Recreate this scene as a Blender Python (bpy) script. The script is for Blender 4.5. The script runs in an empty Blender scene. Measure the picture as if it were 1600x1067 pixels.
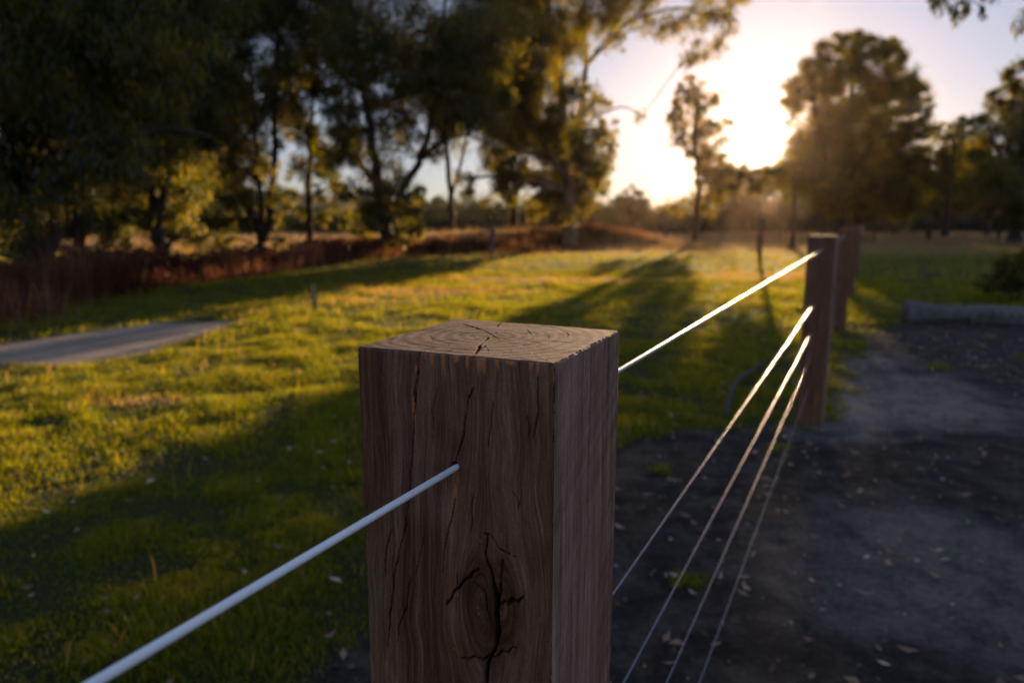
import bpy, math, random
import numpy as np
from mathutils import Vector
R = math.radians
S = bpy.context.scene
COL = S.collection
rng = np.random.default_rng(7)
random.seed(7)

# ------------------------------------------------------------------ camera
H = 1.40                      # eye height
F = 1100.0                    # focal length in photo pixels (1600 wide)
CX, CY, HY = 800.0, 533.5, 344.0
PITCH = math.atan((CY - HY) / F)
cam = bpy.data.cameras.new("camera")
camo = bpy.data.objects.new("camera", cam); COL.objects.link(camo)
cam.sensor_width = 36.0
cam.lens = F / 1600 * 36
cam.clip_start = 0.02; cam.clip_end = 20000
camo.location = (0, 0, H)
camo.rotation_euler = (math.pi / 2 - PITCH, 0, 0)
cam.dof.use_dof = True
cam.dof.focus_distance = 0.58
cam.dof.aperture_fstop = 5.0
cam.dof.aperture_blades = 9
S.camera = camo

# ------------------------------------------------------------------ sky, sun, exposure
SUN_EL, SUN_AZ = R(6.2), R(18.5)          # azimuth measured from +Y towards +X
w = bpy.data.worlds.new("World"); S.world = w; w.use_nodes = True
nt = w.node_tree; nt.nodes.clear()
sky = nt.nodes.new("ShaderNodeTexSky"); sky.sky_type = 'NISHITA'; sky.sun_disc = False
sky.sun_elevation = SUN_EL; sky.sun_rotation = SUN_AZ
sky.altitude = 100; sky.air_density = 1.0; sky.dust_density = 0.3; sky.ozone_density = 1.0
bg = nt.nodes.new("ShaderNodeBackground"); bg.inputs[1].default_value = 0.12
wo = nt.nodes.new("ShaderNodeOutputWorld")
tint = nt.nodes.new("ShaderNodeMix"); tint.data_type = 'RGBA'; tint.blend_type = 'MULTIPLY'; tint.inputs[0].default_value = 1.0
tint.inputs[7].default_value = (0.84, 0.96, 1.32, 1)
gam = nt.nodes.new("ShaderNodeGamma"); gam.inputs[1].default_value = 0.45
nt.links.new(sky.outputs[0], gam.inputs[0]); nt.links.new(gam.outputs[0], tint.inputs[6]); nt.links.new(tint.outputs[2], bg.inputs[0]); # the sun's disc and the bright aureole round it
tcw = nt.nodes.new("ShaderNodeTexCoord")
dot = nt.nodes.new("ShaderNodeVectorMath"); dot.operation = 'DOT_PRODUCT'
dot.inputs[1].default_value = (math.sin(SUN_AZ) * math.cos(SUN_EL), math.cos(SUN_AZ) * math.cos(SUN_EL), math.sin(SUN_EL))
nt.links.new(tcw.outputs["Generated"], dot.inputs[0])
def wm(op, a, b):
    nd = nt.nodes.new("ShaderNodeMath"); nd.operation = op
    for i, v in enumerate((a, b)):
        if isinstance(v, (int, float)): nd.inputs[i].default_value = v
        else: nt.links.new(v, nd.inputs[i])
    return nd.outputs[0]
dp = wm('MAXIMUM', dot.outputs["Value"], 0.0)
aur = wm('ADD', wm('MULTIPLY', wm('POWER', dp, 900.0), 1.0), wm('ADD', wm('MULTIPLY', wm('POWER', dp, 60.0), .08), wm('MULTIPLY', wm('GREATER_THAN', dp, math.cos(R(.3))), 40.0)))
bg2 = nt.nodes.new("ShaderNodeBackground"); bg2.inputs[0].default_value = (1, .86, .66, 1); nt.links.new(aur, bg2.inputs[1])
adds = nt.nodes.new("ShaderNodeAddShader"); nt.links.new(bg.outputs[0], adds.inputs[0]); nt.links.new(bg2.outputs[0], adds.inputs[1])
nt.links.new(adds.outputs[0], wo.inputs[0])
sun = bpy.data.lights.new("sun", 'SUN'); sun.energy = 5.0; sun.angle = R(0.5); sun.color = (1.0, 0.66, 0.36)
suno = bpy.data.objects.new("sun", sun); COL.objects.link(suno)
SUND = Vector((math.sin(SUN_AZ) * math.cos(SUN_EL), math.cos(SUN_AZ) * math.cos(SUN_EL), math.sin(SUN_EL)))
suno.rotation_euler = SUND.to_track_quat('Z', 'Y').to_euler()
S.view_settings.view_transform = 'Standard'; S.view_settings.look = 'None'
S.view_settings.gamma = 1.0; S.view_settings.exposure = 1.12
S.cycles.use_denoising = True
S.cycles.max_bounces = 8
S.cycles.volume_bounces = 0
S.cycles.sample_clamp_indirect = 4.0
S.cycles.sample_clamp_direct = 0.0

# ------------------------------------------------------------------ helpers
def ray(x, y):
    a = (x - CX) / F; b = -(y - CY) / F; p = PITCH
    return np.array([a, math.cos(p) + b * math.sin(p), -math.sin(p) + b * math.cos(p)])
CAM = np.array([0, 0, H])
def onz(x, y, z=0.0):
    r = ray(x, y); return CAM + r * ((z - H) / r[2])
def ony(x, y, d):
    r = ray(x, y); return CAM + r * (d / r[1])
def onplane(x, y, p0, n):
    r = ray(x, y); return CAM + r * (np.dot(p0 - CAM, n) / np.dot(r, n))

def _h(ix, iy, iz):
    h = (ix.astype(np.int64) * 374761393 + iy.astype(np.int64) * 668265263 + iz.astype(np.int64) * 2147483647 % 1000003) & 0xffffffff
    h = ((h ^ (h >> 13)) * 1274126177) & 0xffffffff
    return ((h ^ (h >> 16)) & 0xffff) / 65535.0
def noise(x, y, z=0.0):
    x, y, z = np.broadcast_arrays(np.asarray(x, float), np.asarray(y, float), np.asarray(z, float))
    ix, iy, iz = np.floor(x), np.floor(y), np.floor(z)
    fx, fy, fz = x - ix, y - iy, z - iz
    fx = fx * fx * (3 - 2 * fx); fy = fy * fy * (3 - 2 * fy); fz = fz * fz * (3 - 2 * fz)
    ix, iy, iz = ix.astype(np.int64), iy.astype(np.int64), iz.astype(np.int64)
    def L(a, b, t): return a + (b - a) * t
    def lay(k):
        return L(L(_h(ix, iy, k), _h(ix + 1, iy, k), fx), L(_h(ix, iy + 1, k), _h(ix + 1, iy + 1, k), fx), fy)
    return L(lay(iz), lay(iz + 1), fz) * 2 - 1
def fbm(x, y, z=0.0, o=4):
    s = 0; a = .5
    for i in range(o):
        s = s + a * noise(np.asarray(x) * 2 ** i + 17.3 * i, np.asarray(y) * 2 ** i + 5.1 * i, np.asarray(z) * 2 ** i + 3 * i); a *= .5
    return s

def mesh(name, V, faces, mat, parent=None, attrs=None, smooth=False, loc=None):
    """faces: list of int arrays (n,k) of constant k"""
    V = np.asarray(V, np.float32)
    if loc is not None: V = V - np.asarray(loc, np.float32)
    me = bpy.data.meshes.new(name)
    faces = [np.asarray(f, np.int32) for f in faces if len(f)]
    nl = sum(f.size for f in faces); nf = sum(len(f) for f in faces)
    me.vertices.add(len(V)); me.vertices.foreach_set("co", V.ravel())
    me.loops.add(nl); me.loops.foreach_set("vertex_index", np.concatenate([f.ravel() for f in faces]))
    me.polygons.add(nf)
    tot = np.concatenate([np.full(len(f), f.shape[1], np.int32) for f in faces])
    st = np.concatenate([[0], np.cumsum(tot)[:-1]]).astype(np.int32)
    me.polygons.foreach_set("loop_start", st); me.polygons.foreach_set("loop_total", tot)
    if smooth: me.polygons.foreach_set("use_smooth", np.ones(nf, bool))
    me.update(calc_edges=True)
    for k, a in (attrs or {}).items():
        at = me.attributes.new(k, 'FLOAT', 'POINT'); at.data.foreach_set("value", np.asarray(a, np.float32))
    if mat: me.materials.append(mat)
    o = bpy.data.objects.new(name, me); COL.objects.link(o)
    if loc is not None and parent is None: o.location = loc
    if parent is not None: o.parent = parent
    return o
def tag(o, label=None, cat=None, group=None, kind=None):
    if label: o["label"] = label
    if cat: o["category"] = cat
    if group: o["group"] = group
    if kind: o["kind"] = kind
    return o
def empty(name, loc, label, cat, group=None):
    o = bpy.data.objects.new(name, None); COL.objects.link(o); o.location = loc
    o.empty_display_size = .2
    return tag(o, label, cat, group)

class MB:
    def __init__(s): s.V = []; s.F = {3: [], 4: []}; s.n = 0; s.A = []
    def add(s, V, F, a=None):
        V = np.asarray(V, float); F = np.asarray(F)
        s.V.append(V); s.F[F.shape[1]].append(F + s.n); s.n += len(V)
        s.A.append(np.full(len(V), 0.5) if a is None else np.broadcast_to(a, (len(V),)))
    def tube(s, P, rad, sides=8, cap=True, squash=None):
        P = np.asarray(P, float); n = len(P); rad = np.broadcast_to(rad, (n,))
        T = np.gradient(P, axis=0); T /= np.linalg.norm(T, axis=1)[:, None] + 1e-9
        ref = np.array([0, 0, 1.0]) if abs(T[0][2]) < .8 else np.array([1.0, 0, 0])
        V = []
        for i in range(n):
            u = np.cross(T[i], ref); u /= np.linalg.norm(u) + 1e-9; v = np.cross(T[i], u)
            a = np.arange(sides) / sides * 2 * math.pi
            V.append(P[i] + rad[i] * (np.cos(a)[:, None] * u + np.sin(a)[:, None] * v))
        V = np.concatenate(V)
        i, j = np.meshgrid(np.arange(n - 1), np.arange(sides), indexing='ij')
        a = i * sides + j; b = i * sides + (j + 1) % sides
        F = np.stack([a, b, b + sides, a + sides], -1).reshape(-1, 4)
        base = s.n
        s.add(V, F)
        if cap:
            s.add(np.array([P[0], P[-1]]), np.zeros((0, 3), int))
            c0, c1 = base + n * sides, base + n * sides + 1
            j = np.arange(sides); k = (j + 1) % sides
            s.F[3].append(np.stack([np.full(sides, c0), base + k, base + j], -1))
            e = base + (n - 1) * sides
            s.F[3].append(np.stack([np.full(sides, c1), e + j, e + k], -1))
    def box(s, c, sz, rz=0):
        c = np.asarray(c, float); x, y, z = np.asarray(sz) / 2
        V = np.array([[i, j, k] for k in (-z, z) for (i, j) in ((-x, -y), (x, -y), (x, y), (-x, y))], float)
        ca, sa = math.cos(rz), math.sin(rz)
        V = np.stack([V[:, 0] * ca - V[:, 1] * sa, V[:, 0] * sa + V[:, 1] * ca, V[:, 2]], -1) + c
        s.add(V, [[0, 3, 2, 1], [4, 5, 6, 7], [0, 1, 5, 4], [1, 2, 6, 5], [2, 3, 7, 6], [3, 0, 4, 7]])
    def build(s, name, mat, parent=None, smooth=True, loc=None, attrs=True):
        V = np.concatenate(s.V)
        F = [np.concatenate(s.F[k]) for k in (3, 4) if s.F[k] and sum(map(len, s.F[k]))]
        return mesh(name, V, F, mat, parent, {"var": np.concatenate(s.A)} if attrs else None, smooth, loc)

# ------------------------------------------------------------------ materials
class NT:
    def __init__(s, name):
        s.m = bpy.data.materials.new(name); s.m.use_nodes = True; s.t = s.m.node_tree; s.t.nodes.clear()
        s.out = s.n("ShaderNodeOutputMaterial")
    def n(s, typ, ins=None, **kw):
        nd = s.t.nodes.new(typ)
        for k, v in kw.items(): setattr(nd, k, v)
        for k, v in (ins or {}).items():
            if isinstance(v, bpy.types.NodeSocket): s.t.links.new(v, nd.inputs[k])
            else: nd.inputs[k].default_value = v
        return nd
    def ramp(s, fac, stops, interp='LINEAR'):
        nd = s.n("ShaderNodeValToRGB", {0: fac}); cr = nd.color_ramp; cr.interpolation = interp
        while len(cr.elements) > 1: cr.elements.remove(cr.elements[-1])
        for i, (p, c) in enumerate(stops):
            e = cr.elements[0] if i == 0 else cr.elements.new(p)
            e.position = p; e.color = (*c, 1) if len(c) == 3 else c
        return nd.outputs[0]
    def attr(s, name): return s.n("ShaderNodeAttribute", attribute_name=name).outputs["Fac"]
    def math(s, op, a, b=0.0, c=0.0, clamp=False):
        nd = s.n("ShaderNodeMath", {0: a, 1: b, 2: c}, operation=op, use_clamp=clamp); return nd.outputs[0]
    def mix(s, f, a, b, mode='MIX'):
        nd = s.n("ShaderNodeMix", data_type='RGBA', blend_type=mode)
        for i, v in ((0, f), (6, a), (7, b)):
            if isinstance(v, bpy.types.NodeSocket): s.t.links.new(v, nd.inputs[i])
            else: nd.inputs[i].default_value = v if i == 0 else ((*v, 1) if len(v) == 3 else v)
        return nd.outputs[2]
    def noise(s, vec, scale, detail=4, rough=.55, dist=0):
        return s.n("ShaderNodeTexNoise", {"Vector": vec, "Scale": scale, "Detail": detail, "Roughness": rough, "Distortion": dist}).outputs["Fac"]
    def fin(s, sh): s.t.links.new(sh, s.out.inputs[0]); return s.m

def leaf_mat(name, stops, tr, trans=.5, gloss=.04):
    m = NT(name); v = m.attr("var")
    c = m.ramp(v, stops)
    ct = m.ramp(v, tr)
    d = m.n("ShaderNodeBsdfDiffuse", {"Color": c}); t = m.n("ShaderNodeBsdfTranslucent", {"Color": ct})
    a = m.n("ShaderNodeMixShader", {0: trans, 1: d.outputs[0], 2: t.outputs[0]})
    g = m.n("ShaderNodeBsdfGlossy", {"Color": (1, 1, 1, 1), "Roughness": .38})
    b = m.n("ShaderNodeMixShader", {0: gloss, 1: a.outputs[0], 2: g.outputs[0]})
    return m.fin(b.outputs[0])
M = {}
M['gum'] = leaf_mat("gum_leaf", [(0, (.008, .013, .003)), (.6, (.016, .024, .005)), (1, (.04, .032, .008))],
                    [(0, (.04, .06, .002)), (.5, (.29, .29, .003)), (1, (.80, .58, .015))], .42, .025)
M['darkleaf'] = leaf_mat("dark_leaf", [(0, (.007, .010, .004)), (1, (.02, .024, .008))],
                    [(0, (.05, .06, .008)), (1, (.14, .12, .015))], .35, .03)
M['grass'] = leaf_mat("grass_blade", [(0, (.020, .036, .002)), (.55, (.040, .060, .003)), (.8, (.12, .10, .012)), (1, (.26, .16, .05))],
                    [(0, (.17, .23, .002)), (.55, (.46, .45, .003)), (.8, (.66, .46, .02)), (1, (.75, .42, .12))], .55, .02)
M['dry'] = leaf_mat("dry_grass_blade", [(0, (.16, .11, .055)), (1, (.34, .25, .14))],
                    [(0, (.34, .19, .07)), (1, (.6, .40, .19))], .42, .02)
M['bracken'] = leaf_mat("bracken_frond", [(0, (.035, .013, .008)), (.7, (.10, .038, .020)), (1, (.17, .085, .045))],
                    [(0, (.16, .045, .016)), (.7, (.42, .15, .065)), (1, (.58, .32, .15))], .42, .02)
M['scrub'] = leaf_mat("brown_scrub", [(0, (.030, .016, .010)), (.7, (.08, .045, .028)), (1, (.20, .13, .08))],
                    [(0, (.10, .035, .012)), (.7, (.30, .13, .05)), (1, (.55, .32, .15))], .4, .02)
M['litter'] = leaf_mat("fallen_leaf", [(0, (.08, .04, .025)), (.5, (.34, .18, .10)), (1, (.70, .52, .38))],
                    [(0, (.1, .05, .02)), (1, (.4, .3, .2))], .2, .04)

def bark_mat(name, a, b, sc=1.0):
    m = NT(name)
    tc = m.n("ShaderNodeTexCoord").outputs["Object"]
    mp = m.n("ShaderNodeMapping", {"Vector": tc, "Scale": (6 * sc, 6 * sc, 1.2 * sc)}).outputs[0]
    n1 = m.noise(mp, 2.5, 6, .65, .4); n2 = m.noise(tc, .9, 3)
    f = m.math('ADD', m.math('MULTIPLY', n1, .7), m.math('MULTIPLY', n2, .3))
    c = m.ramp(f, [(.3, a), (.68, b)])
    bp = m.n("ShaderNodeBump", {"Strength": .7, "Distance": .03, "Height": n1})
    p = m.n("ShaderNodeBsdfPrincipled", {"Base Color": c, "Roughness": .9, "Normal": bp.outputs[0]})
    p.inputs["Specular IOR Level"].default_value = .2
    return m.fin(p.outputs[0])
M['bark'] = bark_mat("gum_bark", (.022, .016, .012), (.10, .075, .055))
M['palebark'] = bark_mat("pale_gum_bark", (.10, .07, .05), (.32, .25, .18))
M['oldwood'] = bark_mat("weathered_log_wood", (.025, .02, .02), (.24, .21, .21), 1.5)
M['deadwood'] = bark_mat('dead_branch_wood', (.03, .026, .024), (.13, .11, .10), 2)
M['stake'] = bark_mat("stake_wood", (.16, .12, .08), (.42, .33, .22), 3)

# --- ground
m = NT("ground_soil_and_turf")
tc = m.n("ShaderNodeTexCoord").outputs["Object"]
n_f = m.noise(tc, 38, 8, .7); n_m = m.noise(tc, 5.5, 6, .6, .3); n_l = m.noise(tc, .9, 4, .6, .5)
dirt = m.ramp(m.math('ADD', m.math('MULTIPLY', n_m, .6), m.math('MULTIPLY', n_f, .4)),
              [(.34, (.007, .005, .005)), (.47, (.026, .018, .015)), (.58, (.075, .055, .045)), (.75, (.19, .15, .125))])
pale = m.ramp(m.math('ADD', m.math('MULTIPLY', n_m, .5), m.math('MULTIPLY', n_f, .5)),
              [(.35, (.06, .048, .045)), (.62, (.34, .28, .25))])
dirt = m.mix(m.attr("pale"), dirt, pale)
turf = m.ramp(m.math('ADD', m.math('MULTIPLY', n_l, .5), m.math('MULTIPLY', n_f, .5)),
              [(.3, (.014, .017, .003)), (.55, (.030, .032, .005)), (.75, (.08, .06, .018))])
dryc = m.ramp(n_f, [(.3, (.13, .085, .045)), (.7, (.28, .19, .10))])
turf = m.mix(m.attr("dry"), turf, dryc)
gm = m.math('ADD', m.attr("grassy"), m.math('MULTIPLY', m.math('SUBTRACT', n_m, .5), .9), clamp=True)
c = m.mix(gm, dirt, turf)
gravel = m.ramp(m.math('ADD', m.math('MULTIPLY', n_l, .45), m.math('MULTIPLY', n_f, .55)), [(.3, (.17, .135, .11)), (.7, (.40, .33, .28))])
c = m.mix(m.attr("track"), c, gravel)
bmp = m.n("ShaderNodeBump", {"Strength": 1.0, "Distance": .022, "Height": m.math('ADD', n_f, m.math('MULTIPLY', n_m, 1.5))})
p = m.n("ShaderNodeBsdfPrincipled", {"Base Color": c, "Roughness": .93, "Normal": bmp.outputs[0]})
p.inputs["Specular IOR Level"].default_value = .25
M['ground'] = m.fin(p.outputs[0])

m = NT("far_hill_scrub")
tc = m.n("ShaderNodeTexCoord").outputs["Object"]
c = m.ramp(m.noise(tc, .05, 6, .7), [(.3, (.03, .035, .02)), (.7, (.10, .09, .05))])
M['hill'] = m.fin(m.n("ShaderNodeBsdfPrincipled", {"Base Color": c, "Roughness": 1.0}).outputs[0])

# --- sawn hardwood, one material for sides; end grain for the top
def wood_mat():
    m = NT("sawn_hardwood")
    tc = m.n("ShaderNodeTexCoord").outputs["Object"]
    wv = m.n("ShaderNodeTexNoise", {"Vector": tc, "Scale": 7.0, "Detail": 3.0}).outputs["Color"]
    wob = m.n("ShaderNodeVectorMath", {0: wv, 1: (.5, .5, .5)}, operation='SUBTRACT').outputs[0]
    wob = m.n("ShaderNodeVectorMath", {0: wob, "Scale": .022}, operation='SCALE').outputs[0]
    pos = m.n("ShaderNodeVectorMath", {0: tc, 1: wob}, operation='ADD').outputs[0]
    gvec = m.n("ShaderNodeCombineXYZ", {0: m.attr("gu"), 1: 0.0, 2: m.n("ShaderNodeSeparateXYZ", {0: tc}).outputs[2]}).outputs[0]
    g1 = m.noise(m.n("ShaderNodeMapping", {"Vector": gvec, "Scale": (330, 1, 9)}).outputs[0], 1.0, 8, .75, .2)
    g2 = m.noise(m.n("ShaderNodeMapping", {"Vector": gvec, "Scale": (70, 1, 2.5)}).outputs[0], 1.0, 6, .65, .5)
    g3 = m.noise(m.n("ShaderNodeMapping", {"Vector": gvec, "Scale": (1100, 1, 45)}).outputs[0], 1.0, 4, .7)
    g4 = m.noise(tc, 420, 6, .8)
    blot = m.noise(m.n("ShaderNodeMapping", {"Vector": tc, "Scale": (9, 9, 4)}).outputs[0], 1.0, 5, .6, .5)
    f = m.math('ADD', m.math('MULTIPLY', g1, .36), m.math('ADD', m.math('MULTIPLY', g2, .30), m.math('ADD', m.math('MULTIPLY', g3, .20), m.math('MULTIPLY', g4, .14))))
    side = m.ramp(f, [(.38, (.009, .003, .002)), (.44, (.062, .020, .008)), (.52, (.145, .057, .026)), (.62, (.32, .158, .085))])
    grey = m.ramp(f, [(.38, (.09, .045, .032)), (.5, (.30, .17, .125)), (.62, (.54, .37, .30))])
    gf = m.math('ADD', m.attr("grey"), m.math('MULTIPLY', m.math('SUBTRACT', blot, .5), .6), clamp=True)
    side = m.mix(gf, side, grey)
    # end grain: wobbling growth rings round the pith
    tp = m.n("ShaderNodeMapping", {"Vector": pos, "Location": (.012, -.008, 0)}).outputs[0]
    sx = m.n("ShaderNodeSeparateXYZ", {0: tp})
    r = m.math('SQRT', m.math('ADD', m.math('POWER', sx.outputs[0], 2), m.math('POWER', sx.outputs[1], 2)))
    rn = m.math('ADD', m.math('MULTIPLY', r, 520), m.math('MULTIPLY', m.noise(tc, 22, 3), 9))
    rings = m.math('ADD', m.math('MULTIPLY', m.math('SINE', rn), .5), .5)
    ef = m.math('ADD', m.math('MULTIPLY', rings, .13), m.math('ADD', m.math('MULTIPLY', m.noise(tc, 260, 6, .75), .42), m.math('MULTIPLY', m.noise(tc, 16, 5, .65, .8), .40)))
    top = m.ramp(ef, [(.34, (.035, .018, .014)), (.47, (.12, .070, .056)), (.62, (.27, .175, .145))])
    col = m.mix(m.attr("endg"), side, top)
    # raw, torn orange wood and black for knot stain and for shade inside cracks
    raw = m.ramp(g3, [(.3, (.30, .075, .022)), (.7, (.62, .24, .09))])
    rf = m.math('MULTIPLY', m.attr("raw"), m.math('MULTIPLY', m.math('SUBTRACT', g1, .15), 5.0, clamp=True), clamp=True)
    col = m.mix(rf, col, raw)
    col = m.mix(m.attr("stain_shade"), col, (.012, .007, .006))
    hgt = m.math('ADD', m.math('MULTIPLY', g1, .6), m.math('ADD', m.math('MULTIPLY', g3, .3), m.math('MULTIPLY', g2, .6)))
    hgt = m.mix(m.attr("endg"), hgt, ef)
    bp = m.n("ShaderNodeBump", {"Strength": m.math("SUBTRACT", .9, m.math("MULTIPLY", m.attr("endg"), .55)), "Distance": .0016, "Height": hgt})
    sp = m.math('MULTIPLY', m.math('SUBTRACT', 1.0, m.attr("stain_shade"), clamp=True), m.math('SUBTRACT', .3, m.math('MULTIPLY', m.attr("endg"), .2)))
    p = m.n("ShaderNodeBsdfPrincipled", {"Base Color": col, "Roughness": .82, "Normal": bp.outputs[0], "Specular IOR Level": sp})
    return m.fin(p.outputs[0])
M['wood'] = wood_mat()

def plain(name, col, rough, metal=0.0, spec=.5, sc=60, var=.25, bump=.2):
    m = NT(name); tc = m.n("ShaderNodeTexCoord").outputs["Object"]
    n = m.noise(tc, sc, 5, .6)
    c = m.mix(n, tuple(x * (1 - var) for x in col), tuple(min(1, x * (1 + var)) for x in col))
    bp = m.n("ShaderNodeBump", {"Strength": bump, "Distance": .0005, "Height": n})
    p = m.n("ShaderNodeBsdfPrincipled", {"Base Color": c, "Roughness": rough, "Metallic": metal, "Normal": bp.outputs[0]})
    p.inputs["Specular IOR Level"].default_value = spec
    return m.fin(p.outputs[0])
M['white'] = plain("white_polymer_coating", (.92, .90, .95), .30, sc=200, var=.08)
M['wire'] = plain("wire_sky_tint", (.06, .10, .22), .20, metal=.0, spec=.35, sc=300, var=.15)  # blue of the reflected sky and the wires' shade put into the base colour
M['steel'] = plain("rusty_steel", (.07, .05, .04), .7, metal=.3)

# ------------------------------------------------------------------ ground layout (plan polygons)
def poly(pts): return np.array([onz(*q)[:2] for q in pts])
DIRT = np.concatenate([poly([(300, 1180), (455, 1067), (520, 985), (600, 950), (800, 760), (975, 690), (1080, 672), (1190, 662), (1275, 655),
             (1300, 615), (1318, 570), (1350, 535), (1392, 508), (1420, 494), (1700, 500)]), [[14, 7.5], [14, -6], [-1.5, -6], [-1.5, 1.0]]])
TRACK = poly([(-420, 610), (0, 541), (180, 509), (300, 500), (385, 500), (375, 513), (200, 553), (90, 572), (0, 571), (-420, 700)])
def sdist(x, y, P):
    x = np.asarray(x, float); y = np.asarray(y, float)
    d = np.full(x.shape, 1e9); ins = np.zeros(x.shape, bool)
    for i in range(len(P)):
        ax, ay = P[i]; bx, by = P[(i + 1) % len(P)]
        ex, ey = bx - ax, by - ay
        t = np.clip(((x - ax) * ex + (y - ay) * ey) / (ex * ex + ey * ey), 0, 1)
        d = np.minimum(d, np.hypot(x - ax - t * ex, y - ay - t * ey))
        c = ((ay > y) != (by > y)) & (x < (bx - ax) * (y - ay) / (by - ay + 1e-12) + ax)
        ins ^= c
    return np.where(ins, -d, d)
def sst(a, b, v):
    t = np.clip((v - a) / (b - a), 0, 1); return t * t * (3 - 2 * t)
def grassy(x, y):
    d = sdist(x, y, DIRT) + .25 * fbm(x * 1.6, y * 1.6, 3.3)
    return sst(-.12, .12, d)
def track(x, y):
    d = sdist(x, y, TRACK) + .45 * fbm(x * .8, y * .8, 9.1) + .35 * fbm(x * 3.5, y * 3.5, 19.1)
    return 1 - sst(-.12, .12, d)
DRYC = [(900, 437, 4.2, 1.3), (700, 455, 2.6, .9), (1180, 432, 2.8, 1.5), (200, 628, .5, .25), (560, 470, 1.2, .5)]
def dryness(x, y):
    v = sst(24, 34, y) * .9
    for px, py, rx, ry in DRYC:
        c = onz(px, py)
        q = np.hypot((x - c[0]) / rx, (y - c[1]) / ry) + .6 * fbm(x * .9, y * .9, 5.5)
        v = np.maximum(v, 1 - sst(.5, 1.1, q))
    return v
def mound(x, y):
    return .75 * np.exp(-((x - 1.0) / 7.5) ** 4) * np.exp(-((y - 41) / 2.6) ** 2)
def gz(x, y):
    x = np.asarray(x, float); y = np.asarray(y, float)
    z = .05 * fbm(x * .22, y * .22, 1.1, 3) + .018 * fbm(x * 2.2, y * 2.2, 2.2, 3)
    r = np.hypot(x, y)
    z = z + mound(x, y) + sst(60, 300, r) * (-1.0)
    return z

def axis(lim_lo, lim_hi, c, s0, gr):
    out = [c]; s = s0
    while out[-1] < lim_hi: out.append(out[-1] + s); s *= gr
    lo = [c]; s = s0
    while lo[-1] > lim_lo: lo.append(lo[-1] - s); s *= gr
    return np.array(lo[::-1][:-1] + out)
xs = axis(-2500, 2500, 1.6, .022, 1.019); ys = axis(-1200, 4500, 3.2, .022, 1.019)
X, Y = np.meshgrid(xs, ys)
GR = grassy(X, Y); TR = track(X, Y); DR = dryness(X, Y)
Z = gz(X, Y) + (1 - GR) * (.016 * fbm(X * 9, Y * 9, 4.4, 4) - .012) * (np.hypot(X, Y) < 25)
pc = onz(1330, 640); pc2 = onz(1395, 590)
q1 = np.hypot((X - pc[0]) / 1.15, (Y - pc[1]) / .85) + .9 * fbm(X * 1.7, Y * 1.7, 7.7)
q2 = np.hypot((X - pc2[0]) / .8, (Y - pc2[1]) / 1.3) + .9 * fbm(X * 1.7, Y * 1.7, 8.7)
pc3 = onz(1560, 900)
q3 = np.hypot((X - pc3[0]) / .8, (Y - pc3[1]) / .8) + .9 * fbm(X * 1.7, Y * 1.7, 6.7)
PALE = np.maximum.reduce([(1 - sst(.45, 1.15, q1)) * 1.0, (1 - sst(.4, 1.1, q2)) * .7, (1 - sst(.3, 1.3, q3)) * .6])
ny, nx = X.shape
i, j = np.meshgrid(np.arange(ny - 1), np.arange(nx - 1), indexing='ij')
a = (i * nx + j).ravel()
tag(mesh("ground", np.stack([X, Y, Z], -1).reshape(-1, 3), [np.stack([a, a + 1, a + nx + 1, a + nx], -1)], M['ground'],
     attrs={"grassy": GR.ravel(), "track": TR.ravel(), "dry": DR.ravel(), "pale": PALE.ravel()}, smooth=True), kind="structure")

# low blue hills on the skyline
ang = np.linspace(R(-75), R(75), 400); rows = []
for k, (rr, f) in enumerate([(900, 0), (1000, .55), (1150, 1.0), (1400, .6)]):
    hh = f * (24 + 22 * fbm(ang * 5, k * .15, 0, 4) + 26 * np.exp(-((ang - R(-19)) / R(9)) ** 2)) - 3
    rows.append(np.stack([rr * np.sin(ang), rr * np.cos(ang), hh], -1))
V = np.concatenate(rows); n = len(ang)
i, j = np.meshgrid(np.arange(3), np.arange(n - 1), indexing='ij'); a = (i * n + j).ravel()
tag(mesh("hills", V, [np.stack([a, a + 1, a + n + 1, a + n], -1)], M['hill'], smooth=True), kind="structure")

# ------------------------------------------------------------------ fence geometry
FAZ = math.atan2(*ray(1362, 344)[:2])                        # bearing of the fence
FD = np.array([math.sin(FAZ), math.cos(FAZ), 0]); FN = np.array([math.cos(FAZ), -math.sin(FAZ), 0])
TOPZ = H - 0.104
# measured corners of the near post's top (front-left, front-right, back-right, back-left)
C = [onz(*q, TOPZ) for q in ((558.7, 541.5), (868.5, 568.0), (968.5, 516.5), (713, 497.5))]
C = [c[:2] for c in C]
fdir = (C[1] - C[0]) / np.linalg.norm(C[1] - C[0]); fn = np.array([fdir[1], -fdir[0], 0.0])   # outward normal of the front (towards camera)
FP0 = np.array([*C[0], TOPZ])
rdir = (C[2] - C[1]) / np.linalg.norm(C[2] - C[1]); rn = np.array([rdir[1], -rdir[0], 0.0])
RP0 = np.array([*C[1], TOPZ])
def fr(px, py):
    P = onplane(px, py, FP0, fn); return np.array([np.dot(P[:2] - C[0], fdir), TOPZ - P[2]])
def rt(px, py):
    P = onplane(px, py, RP0, rn); return np.array([np.dot(P[:2] - C[1], rdir), TOPZ - P[2]])
def z4(q): return (540 + q[0] / 3.478, 480 + q[1] / 3.478)
def z5(q): return (540 + q[0] / 3.478, 760 + q[1] / 3.478)
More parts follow.
